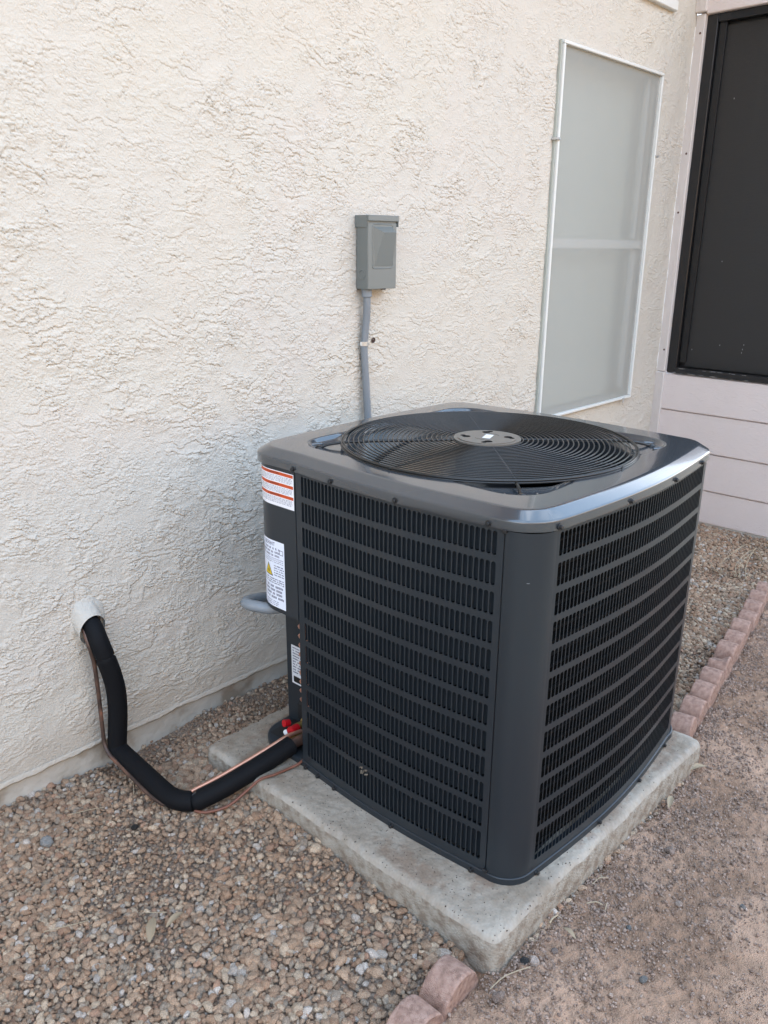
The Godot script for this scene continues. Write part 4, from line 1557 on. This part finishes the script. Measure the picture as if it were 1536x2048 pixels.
# ---------------------------------------------------------------- refrigerant lines
func make_lines() -> void:
	# sleeve in the wall: a white half-round hood, cut slantwise
	var s := thing("pipe_sleeve", "white plastered pipe sleeve sticking out of the wall at the left", "sleeve", Vector3(-0.4365, 0.398, 0.0))
	var pos := []
	var ax := Vector3(0.10, -0.72, 0.66).normalized()
	var e1 := Vector3(1, 0, 0.0)
	e1 = (e1 - ax * e1.dot(ax)).normalized()
	var e2 := ax.cross(e1).normalized()
	if e2.z < 0.0:
		e2 = -e2
	for j in 7:
		for i in 33:
			var a := PI * (-0.5 + 2.0 * i / 32.0)
			var t := j / 6.0
			var R := 0.0345 + 0.003 * sin(i * 1.1) * (1.0 - t) + (0.004 if j == 0 else 0.0) - (0.001 if j == 6 else 0.0)
			var up := sin(a)
			var start := -0.055 + 0.01 * up
			var stop := 0.034 - 0.022 * up
			var p := e1 * cos(a) * R + e2 * sin(a) * R + ax * lerpf(start, stop, t)
			pos.append(p)
	var m := MB.new()
	m.grid(pos, 33)
	obj("hood", m, M.mortar, s)
	m = MB.new()
	m.tube([ax * -0.03, ax * 0.004], 0.0325, 18)
	obj("dark_opening", m, M.black, s)
	# plaster smeared round it
	m = MB.new()
	var nz := noise(30.0, 3, 401)
	pos = []
	for j in 4:
		for i in 41:
			var a := TAU * i / 40.0
			var rr: float = [0.030, 0.038, 0.043, 0.048][j] * (1.0 + 0.22 * nz.get_noise_2d(cos(a), sin(a)))
			pos.append(Vector3(cos(a) * rr * 0.95 + 0.004, sin(a) * rr * 1.25 - 0.004, [0.008, 0.006, 0.004, -0.001][j]))
	m.grid(pos, 41)
	obj("plaster_collar", m, M.mortar, s)
	# insulated pipe in three lengths
	var t := thing("insulated_pipe", "thick black foam insulated refrigerant pipe bending from the wall to the unit", "pipe", Vector3(-0.40, 0.0, 0.3))
	var o := t.position
	var A := [Vector3(-0.4335, 0.395, 0.004), Vector3(-0.4325, 0.376, 0.026), Vector3(-0.4330, 0.356, 0.042), Vector3(-0.4310, 0.338, 0.050), Vector3(-0.4280, 0.3205, 0.0545), Vector3(-0.4275, 0.3160, 0.0553)]
	var B := [Vector3(-0.4252, 0.3060, 0.0572), Vector3(-0.4246, 0.3015, 0.0580), Vector3(-0.4185, 0.270, 0.0615), Vector3(-0.4130, 0.225, 0.0635), Vector3(-0.4130, 0.170, 0.0625), Vector3(-0.4185, 0.110, 0.0605), Vector3(-0.4225, 0.0760, 0.0600), Vector3(-0.4238, 0.0640, 0.0655), Vector3(-0.4232, 0.0590, 0.0780), Vector3(-0.4220, 0.0528, 0.125), Vector3(-0.4205, 0.0448, 0.19), Vector3(-0.4192, 0.0372, 0.258), Vector3(-0.4165, 0.0360, 0.287), Vector3(-0.4080, 0.0368, 0.311), Vector3(-0.3960, 0.0385, 0.3280), Vector3(-0.3920, 0.0392, 0.3325)]
	var Cc := [Vector3(-0.3840, 0.0410, 0.3395), Vector3(-0.3780, 0.0425, 0.344), Vector3(-0.330, 0.0555, 0.362), Vector3(-0.27, 0.0715, 0.3775), Vector3(-0.21, 0.0870, 0.390), Vector3(-0.165, 0.0985, 0.397), Vector3(-0.1560, 0.1005, 0.398)]
	for L in [A, B, Cc]:
		var pts := smooth_path(L, 8)
		var rad := []
		var n := pts.size()
		for i in n:
			pts[i] = pts[i] - o
			var r := 0.0228
			var e := mini(i, n - 1 - i)
			if e < 3:
				r -= [0.0048, 0.0018, 0.0004][e]
			rad.append(r)
		var f := MB.new()
		f.tube(pts, rad, 24)
		obj("foam_sleeve", f, M.foam, t)
	var inner := MB.new()
	inner.tube(smooth_path([Vector3(-0.4305, 0.333, 0.051) - o, Vector3(-0.4240, 0.296, 0.0585) - o], 3), 0.0150, 12)
	inner.tube(smooth_path([Vector3(-0.396, 0.0385, 0.328) - o, Vector3(-0.372, 0.044, 0.347) - o], 3), 0.0155, 12)
	obj("joint_tape", inner, mat(0.10, 0.102, 0.105, 0.35), t)
	inner = MB.new()
	inner.tube(smooth_path([Vector3(-0.185, 0.0935, 0.394) - o, Vector3(-0.15, 0.1015, 0.3985) - o, Vector3(-0.11, 0.100, 0.398) - o, Vector3(-0.08, 0.098, 0.395) - o], 4), 0.0125, 12)
	obj("pipe_end", inner, M.copper_old, t)
	# bare liquid line beside it
	var c := thing("copper_line", "thin tarnished copper tube strapped along the black insulated pipe", "pipe", Vector3(-0.45, 0.0, 0.1))
	o = c.position
	var lp := smooth_path([Vector3(-0.4490, 0.392, 0.004), Vector3(-0.4530, 0.374, 0.024), Vector3(-0.4545, 0.345, 0.040), Vector3(-0.4490, 0.305, 0.043), Vector3(-0.4470, 0.26, 0.042), Vector3(-0.4465, 0.20, 0.042), Vector3(-0.4470, 0.13, 0.043), Vector3(-0.4485, 0.085, 0.047), Vector3(-0.4490, 0.062, 0.066), Vector3(-0.4455, 0.051, 0.10), Vector3(-0.4435, 0.040, 0.16), Vector3(-0.4425, 0.030, 0.23), Vector3(-0.4360, 0.028, 0.282), Vector3(-0.4180, 0.040, 0.305), Vector3(-0.3980, 0.052, 0.3180), Vector3(-0.3760, 0.0590, 0.3245), Vector3(-0.330, 0.0715, 0.3410), Vector3(-0.25, 0.0925, 0.3620), Vector3(-0.19, 0.1080, 0.375), Vector3(-0.150, 0.1160, 0.381), Vector3(-0.112, 0.112, 0.384)], 8)
	var p1 := []
	var p2 := []
	for i in lp.size():
		if i <= 106:
			p1.append(lp[i] - o)
		if i >= 106:
			p2.append(lp[i] - o)
	m = MB.new()
	m.tube(p1, 0.0052, 10)
	obj("tarnished_length", m, M.copper_old, c)
	m = MB.new()
	m.tube(p2, 0.0048, 10)
	obj("bright_length", m, M.copper, c)
	# thermostat cable
	m = MB.new()
	var wp := smooth_path([uxf(0.02, 0.083, -0.596), uxf(-0.01, 0.0805, -0.588), Vector3(-0.195, 0.0755, 0.437), Vector3(-0.235, 0.0755, 0.4300), Vector3(-0.268, 0.074, 0.419), Vector3(-0.300, 0.055, 0.4090), Vector3(-0.345, 0.034, 0.398), Vector3(-0.385, 0.028, 0.375), Vector3(-0.40, 0.026, 0.350)], 8)
	o = Vector3(-0.3, 0.03, 0.41)
	for i in wp.size():
		wp[i] = wp[i] - o
	m.tube(wp, 0.0032, 8)
	tag(obj("control_cable", m, M.wire_brown, null, o), "thin reddish brown control cable under the black pipe", "cable")

# ---------------------------------------------------------------- edging
func edger(w: float, brk := 0.0) -> MB:  # one scalloped edging stone: arched along x, thick along z
	var b := MB.new()
	var n := 14
	var prof := []
	for i in n + 1:
		var t := -1.0 + 2.0 * i / n
		prof.append(Vector2(t * w / 2, 0.004 + 0.056 * sqrt(maxf(0.0, 1.0 - t * t * 0.97))))
	var th := 0.056
	var nn := noise(40.0, 3, 501 + int(brk * 100))
	var pos := []
	var rows := [[-th / 2, 0.003], [-th / 2 + 0.002, 0.0008], [-th / 2 + 0.006, 0.0], [0.0, 0.0], [th / 2 - 0.006, 0.0], [th / 2 - 0.002, 0.001], [th / 2, 0.0038]]
	for r in range(rows.size()):
		for i in n + 1:
			var p: Vector2 = prof[i]
			var y: float = p.y - rows[r][1] + 0.0022 * nn.get_noise_2d(p.x, rows[r][0])
			if brk > 0.0 and r < 4 and p.x > -0.01:
				y -= brk * 0.018
			pos.append(Vector3(p.x, y, rows[r][0]))
	var flipped := flip_rows(pos, n + 1)
	b.grid(flipped, n + 1)
	for i in n:
		var p: Vector3 = pos[(rows.size() - 1) * (n + 1) + i]
		var q: Vector3 = pos[(rows.size() - 1) * (n + 1) + i + 1]
		b.quad(Vector3(p.x, -0.06, p.z + 0.001), Vector3(q.x, -0.06, q.z + 0.001), q, p)
		p = pos[i]
		q = pos[i + 1]
		b.quad(Vector3(q.x, -0.06, q.z), Vector3(p.x, -0.06, p.z), p, q)
	for e in [0, n]:
		for r in rows.size() - 1:
			var p: Vector3 = pos[r * (n + 1) + e]
			var q: Vector3 = pos[(r + 1) * (n + 1) + e]
			if e == 0:
				b.quad(Vector3(p.x, -0.06, p.z), Vector3(q.x, -0.06, q.z), q, p)
			else:
				b.quad(Vector3(q.x, -0.06, q.z), Vector3(p.x, -0.06, p.z), p, q)
	return b

func make_edging() -> void:
	var grp := "scalloped edging stones along the gravel bed"
	var whole := edger(0.096).mesh(M.edger)
	var broken := edger(0.096, 1.0).mesh(M.edger)
	var labels := ["reddish scalloped edging stone touching the back corner of the concrete pad", "second edging stone beyond the pad corner, clean rounded top", "third edging stone beyond the pad corner", "fourth edging stone beyond the pad, just before the chipped one", "chipped edging stone with a broken, notched back", "edging stone just past the chipped one, speckled top", "second edging stone past the chipped one", "third edging stone past the chipped one", "fourth edging stone past the chipped one", "fifth edging stone past the chipped one", "sixth edging stone past the chipped one, close to the right edge", "farthest edging stone, cut off by the right edge of the photo"]
	for k in 12:
		var x := 0.690 + k * 0.0995
		var z := 1.026 - 0.028 - (x - 0.69) * 0.155 + rng.randf_range(-0.003, 0.003)
		var o := put("edging_stone", broken if k == 4 else whole, null, Vector3(x, -0.002 + rng.randf_range(-0.003, 0.003) - 0.010 * sstep(1.0, 2.0, x), z))
		o.rotation = Vector3(rng.randf_range(-0.03, 0.03), 0.155 + rng.randf_range(-0.05, 0.05), rng.randf_range(-0.04, 0.04) + (0.12 if k == 4 else 0.0))
		tag(o, labels[k], "edging stone", grp)
	var near := edger(0.104).mesh(M.edger)
	var n1 := put("edging_stone", near, null, Vector3(-0.346, -0.012, 1.036))
	n1.rotation = Vector3(0.02, 0.06, 0.02)
	tag(n1, "pinkish edging stone at the near corner of the concrete pad", "edging stone", grp)
	var n2 := put("edging_stone", near, null, Vector3(-0.449, -0.013, 1.044))
	n2.rotation = Vector3(0.0, 0.03, -0.02)
	tag(n2, "pinkish edging stone cut off by the bottom edge of the photo", "edging stone", grp)

# ---------------------------------------------------------------- gravel
func rock(sd: int, flat: float, sub := 1) -> MB:
	var vs := []
	var t := (1.0 + sqrt(5.0)) / 2.0
	for p in [Vector3(-1, t, 0), Vector3(1, t, 0), Vector3(-1, -t, 0), Vector3(1, -t, 0), Vector3(0, -1, t), Vector3(0, 1, t), Vector3(0, -1, -t), Vector3(0, 1, -t), Vector3(t, 0, -1), Vector3(t, 0, 1), Vector3(-t, 0, -1), Vector3(-t, 0, 1)]:
		vs.append(p.normalized())
	var fs := [[0, 11, 5], [0, 5, 1], [0, 1, 7], [0, 7, 10], [0, 10, 11], [1, 5, 9], [5, 11, 4], [11, 10, 2], [10, 7, 6], [7, 1, 8], [3, 9, 4], [3, 4, 2], [3, 2, 6], [3, 6, 8], [3, 8, 9], [4, 9, 5], [2, 4, 11], [6, 2, 10], [8, 6, 7], [9, 8, 1]]
	for s in sub:
		var nf := []
		var mid := {}
		for f in fs:
			var m := []
			for e in 3:
				var a: int = f[e]
				var b: int = f[(e + 1) % 3]
				var key := Vector2i(mini(a, b), maxi(a, b))
				if not mid.has(key):
					vs.append(((vs[a] + vs[b]) / 2.0).normalized())
					mid[key] = vs.size() - 1
				m.append(mid[key])
			nf.append_array([[f[0], m[0], m[2]], [f[1], m[1], m[0]], [f[2], m[2], m[1]], [m[0], m[1], m[2]]])
		fs = nf
	var r := RandomNumberGenerator.new()
	r.seed = sd
	var planes := []
	for k in 9:
		planes.append([Vector3(r.randf_range(-1, 1), r.randf_range(-1, 1), r.randf_range(-1, 1)).normalized(), r.randf_range(0.62, 0.9)])
	var nz := noise(1.3, 3, sd)
	for i in vs.size():
		var p: Vector3 = vs[i]
		for q in planes:  # knock flats off, as on crushed stone
			var e: float = p.dot(q[0]) - q[1]
			if e > 0.0:
				p -= q[0] * e * 0.85
		p *= 1.0 + 0.16 * nz.get_noise_3d(p.x * 1.2, p.y * 1.2, p.z * 1.2)
		vs[i] = Vector3(p.x, p.y * flat, p.z * 0.85)
	var b := MB.new()
	for f in fs:
		b.tri(vs[f[0]], vs[f[1]], vs[f[2]])
	return b

func stone_colour() -> Color:
	var k := rng.randf()
	var c: Color
	if k < 0.42:
		c = Color(0.53, 0.372, 0.258)
	elif k < 0.62:
		c = Color(0.44, 0.288, 0.19)
	elif k < 0.77:
		c = Color(0.63, 0.495, 0.365)
	elif k < 0.88:
		c = Color(0.46, 0.375, 0.295)
	elif k < 0.95:
		c = Color(0.48, 0.30, 0.205)
	else:
		c = Color(0.66, 0.585, 0.52)
	return c * rng.randf_range(0.88, 1.3) * 1.10

func scatter(parent: Node3D, called: String, base: Mesh, list: Array) -> void:
	var mm := MultiMesh.new()
	mm.transform_format = MultiMesh.TRANSFORM_3D
	mm.use_colors = true
	mm.mesh = base
	mm.instance_count = list.size()
	for i in list.size():
		mm.set_instance_transform(i, list[i][0])
		mm.set_instance_color(i, list[i][1])
	var o := MultiMeshInstance3D.new()
	o.name = numbered(called, parent)
	o.multimesh = mm
	o.set_meta("kind", "stuff")
	parent.add_child(o, true)

func make_gravel() -> void:
	var g := Node3D.new()
	g.name = "gravel"
	add_child(g)
	structure(g, "tan and pink crushed stone gravel between the house and the pad", "stuff")
	var kinds := [rock(1, 0.75), rock(2, 0.62), rock(3, 0.85), rock(4, 0.7), rock(5, 0.8), rock(6, 0.66)]
	var ms := []
	for k in kinds:
		ms.append(k.mesh(M.stone))
	var lists := [[], [], [], [], [], []]
	var den := noise(2.6, 3, 601)
	for layer in 2:
		var sp := 0.0082 if layer == 0 else 0.0094
		var x := -1.22
		while x < 2.47:
			var z := -0.004
			var pitch: float = sp * (1.0 if x < 0.0 else 1.12)
			while z < 1.09:
				var px := x + rng.randf_range(-0.6, 0.6) * pitch
				var pz := z + rng.randf_range(-0.6, 0.6) * pitch
				z += pitch
				if px > -0.268 and px < 0.585 and pz > 0.216 and pz < 1.07:
					continue
				if px < -0.2 and pz > 1.012 + 0.1 * (-(px + 0.3)) * 0.12:
					continue
				if px > 0.58 and pz > 0.985 - (px - 0.69) * 0.155:
					continue
				var near_pad := px > -0.30 and px < 0.6
				var dn := den.get_noise_2d(px, pz)
				if layer == 1 and dn < -0.12 and rng.randf() < 0.5:
					continue
				if pz < 0.045 and layer == 1 and rng.randf() < 0.6:
					continue
				var big := rng.randf()
				var r := lerpf(0.0042, 0.0100, big * big) if layer == 0 else lerpf(0.0055, 0.0128, big * big)
				r *= 0.88 + 0.25 * dn
				if pz < 0.12 and px > -0.5 and px < 0.6:
					r *= 0.72
				if px < -0.5 and pz > 0.25:
					r *= 0.86
				if layer == 1 and px > -0.60 and px < -0.25 and pz > 0.45 and rng.randf() < 0.25:
					r *= 1.3
				var y := gravel_y(px, pz) - 0.002 + (0.0045 if layer == 1 else 0.0) + rng.randf_range(-0.003, 0.003)
				var bs := Basis.from_euler(Vector3(rng.randf_range(-0.6, 0.6), rng.randf() * TAU, rng.randf_range(-0.6, 0.6))).scaled(Vector3.ONE * r)
				bs = bs * Basis.from_scale(Vector3(rng.randf_range(0.85, 1.35), 1.0, rng.randf_range(0.8, 1.15)))
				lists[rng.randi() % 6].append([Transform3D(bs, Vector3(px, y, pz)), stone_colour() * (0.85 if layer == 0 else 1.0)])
			x += pitch
	for k in 6:
		scatter(g, "stones", ms[k], lists[k])
	# fine grit over the dirt, thicker next to the pad
	var d := Node3D.new()
	d.name = "grit"
	add_child(d)
	structure(d, "fine reddish grit scattered over the trodden dirt", "stuff")
	var small := [rock(11, 0.8, 0), rock(12, 0.7, 0), rock(13, 0.75, 1)]
	lists = [[], [], []]
	for i in 130000:
		var px := rng.randf_range(-0.55, 1.8)
		var pz := rng.randf_range(0.84, 1.75)
		var fr := edge_front(px)
		if pz < fr + 0.004:
			continue
		var prox := exp(-(pz - fr) / 0.20) * sstep(-0.35, 0.35, gn.get_noise_2d(px * 2.0, pz * 2.0) + 0.15)
		if rng.randf() > 0.10 + 0.90 * prox:
			continue
		var r := rng.randf_range(0.0010, 0.0026) + (0.0034 * pow(rng.randf(), 6.0))
		var c := Color(0.48, 0.335, 0.26).lerp(Color(0.72, 0.56, 0.47), rng.randf()) * rng.randf_range(0.55, 1.15)
		var bs := Basis.from_euler(Vector3(rng.randf() * 3, rng.randf() * 6, rng.randf() * 3)).scaled(Vector3.ONE * r)
		lists[rng.randi() % 3].append([Transform3D(bs, Vector3(px, dirt_y(px, pz) + r * 0.25, pz)), c])
	for k in 3:
		scatter(d, "grains", small[k].mesh(M.stone), lists[k])

var dn_a := noise(3.2, 3, 111)

func dirt_y(x: float, z: float) -> float:
	return 0.0 + 0.008 * dn_a.get_noise_2d(x, z)

# ---------------------------------------------------------------- loose stones, twigs, leaves
func make_small_things() -> void:
	var list := [
		[-0.1945, 1.1131, 0.0105, Color(0.62, 0.52, 0.46), "rounded pinkish white pebble in front of the pad corner"],
		[-0.2052, 1.0988, 0.0085, Color(0.035, 0.037, 0.04), "black pebble next to the pinkish white one"],
		[-0.2995, 1.1097, 0.0130, Color(0.34, 0.26, 0.22), "rough brown stone below the pad corner"],
		[-0.0939, 1.2747, 0.0085, Color(0.22, 0.22, 0.215), "smooth grey pebble alone on the dirt near the bottom"],
		[0.0005, 1.1995, 0.0062, Color(0.17, 0.19, 0.20), "small bluish grey pebble on the dirt right of the pad corner"],
		[0.2453, 1.1691, 0.0115, Color(0.40, 0.31, 0.26), "pale brown stone on the dirt midway along the pad"],
		[0.195, 1.34, 0.0070, Color(0.25, 0.24, 0.23), "grey pebble at the far right of the dirt"],
		[0.12, 1.245, 0.0085, Color(0.50, 0.40, 0.34), "pale pebble among the shoe prints"],
		[-0.15, 1.128, 0.0075, Color(0.27, 0.22, 0.2), "flat brown pebble just right of the black one"],
		[-0.6655, 0.1854, 0.0150, Color(0.36, 0.37, 0.37), "light grey angular stone in the gravel near the left edge"],
		[-0.5106, 0.2791, 0.0085, Color(0.02, 0.02, 0.021), "black stone in the gravel below the insulated pipe"],
		[1.30, 0.885, 0.0170, Color(0.24, 0.22, 0.21), "dark grey stone in the gravel right behind the edging stones"],
	]
	var k := 0
	for q in list:
		var b := rock(700 + k, 0.78, 2)
		var r: float = q[2]
		for i in b.v.size():
			b.v[i] = b.v[i] * r
		var m: StandardMaterial3D = M.stone.duplicate()
		m.vertex_color_use_as_albedo = false
		m.albedo_color = (q[3] as Color).linear_to_srgb()
		var y := dirt_y(q[0], q[1]) if q[1] > 1.06 else gravel_y(q[0], q[1]) + 0.008
		var o := obj("pebble", b, m, null, Vector3(q[0], y + r * 0.35, q[1]))
		o.rotation.y = rng.randf() * TAU
		tag(o, q[4], "stone", "loose stones")
		k += 1
	# dry twigs and straw
	var tw := [
		[[Vector3(-0.300, 0.006, 1.092), Vector3(-0.262, 0.010, 1.098), Vector3(-0.215, 0.008, 1.118)], 0.0015, "pale curved twig lying off the near pad corner"],
		[[Vector3(-0.105, 0.006, 1.089), Vector3(-0.092, 0.008, 1.088), Vector3(-0.078, 0.006, 1.090)], 0.0026, "short pale wood chip beside the pad's front edge"],
		[[Vector3(-0.012, 0.006, 1.115), Vector3(0.002, 0.008, 1.128), Vector3(0.006, 0.006, 1.140)], 0.0017, "crooked pale twig on the dirt by the pad"],
		[[Vector3(-0.002, 0.006, 1.150), Vector3(0.012, 0.008, 1.145)], 0.0016, "short straight twig next to the crooked one"],
		[[Vector3(0.040, 0.006, 1.098), Vector3(0.060, 0.012, 1.103), Vector3(0.078, 0.006, 1.112)], 0.0014, "thin grey twig close to the pad"],
		[[Vector3(-0.625, 0.014, 0.52), Vector3(-0.600, 0.018, 0.55)], 0.0012, "straw in the gravel at the lower left"],
		[[Vector3(-0.60, 0.014, 0.145), Vector3(-0.555, 0.018, 0.17), Vector3(-0.53, 0.014, 0.18)], 0.0013, "pale straw in the gravel below the wall"],
		[[Vector3(-0.78, 0.012, 0.42), Vector3(-0.74, 0.02, 0.45), Vector3(-0.71, 0.012, 0.455)], 0.0014, "bent straw in the gravel at the left edge"],
		[[Vector3(-0.46, 0.016, 0.19), Vector3(-0.445, 0.022, 0.165)], 0.0012, "short straw beside the insulated pipe"],
	]
	for q in tw:
		var m := MB.new()
		var o: Vector3 = q[0][0]
		var pts := []
		for p in q[0]:
			pts.append(p - o)
		m.tube(smooth_path(pts, 5) if pts.size() > 2 else pts, q[1] * 0.7, 6)
		tag(obj("twig", m, M.straw, null, o + Vector3(0, 0.002, 0)), q[2], "twig", "dry twigs and straws")
	# curled dry grass behind the edging
	var gr := thing("dry_grass", "curled pale dry grass stems in the gravel at the right edge", "grass", Vector3(2.05, -0.01, 0.68))
	for i in 4:
		var m := MB.new()
		var a := rng.randf_range(-1.2, 1.2)
		var pts := [Vector3(0.12, 0.0, 0.06 * a), Vector3(0.02, 0.06 + 0.03 * rng.randf(), 0.05 * a), Vector3(-0.10 - 0.05 * rng.randf(), 0.05, 0.10 * a), Vector3(-0.16, 0.01, 0.12 * a + 0.02), Vector3(-0.12, 0.004, 0.16 * a)]
		m.tube(smooth_path(pts, 6), 0.0016, 5)
		obj("stem", m, M.straw, gr)
	# dry leaves
	var lf := [[Vector3(-0.642, 0.020, 0.565), 0.030, 0.9, "curled grey brown leaf in the gravel near the bottom left"], [Vector3(-0.598, 0.018, 0.575), 0.022, 0.2, "small yellow brown leaf beside the curled one"], [Vector3(0.556, 0.012, 1.094), 0.030, -0.5, "pale flake leaning on the pad's far front edge"], [Vector3(0.395, 0.008, 1.100), 0.024, 0.3, "grey curled leaf on the dirt by the pad's edge"], [Vector3(-0.10, 0.008, 1.128), 0.016, 1.4, "narrow split bark piece on the dirt left of the twigs"]]
	for q in lf:
		var pos := []
		var L: float = q[1]
		for i in 9:
			var t := i / 8.0
			var w := L * 0.30 * sin(PI * (0.08 + 0.9 * t))
			for j in 5:
				var s := j / 4.0 - 0.5
				pos.append(Vector3((t - 0.5) * 2.0 * L, 0.010 * sin(PI * t) * 0.5 + 0.9 * absf(s) * w, -s * 2.0 * w))
		var m := MB.new()
		m.grid(pos, 5)
		var lo := obj("dry_leaf", m, M.leaf, null, q[0])
		lo.rotation.y = q[2]
		tag(lo, q[3], "leaf", "dry leaves")
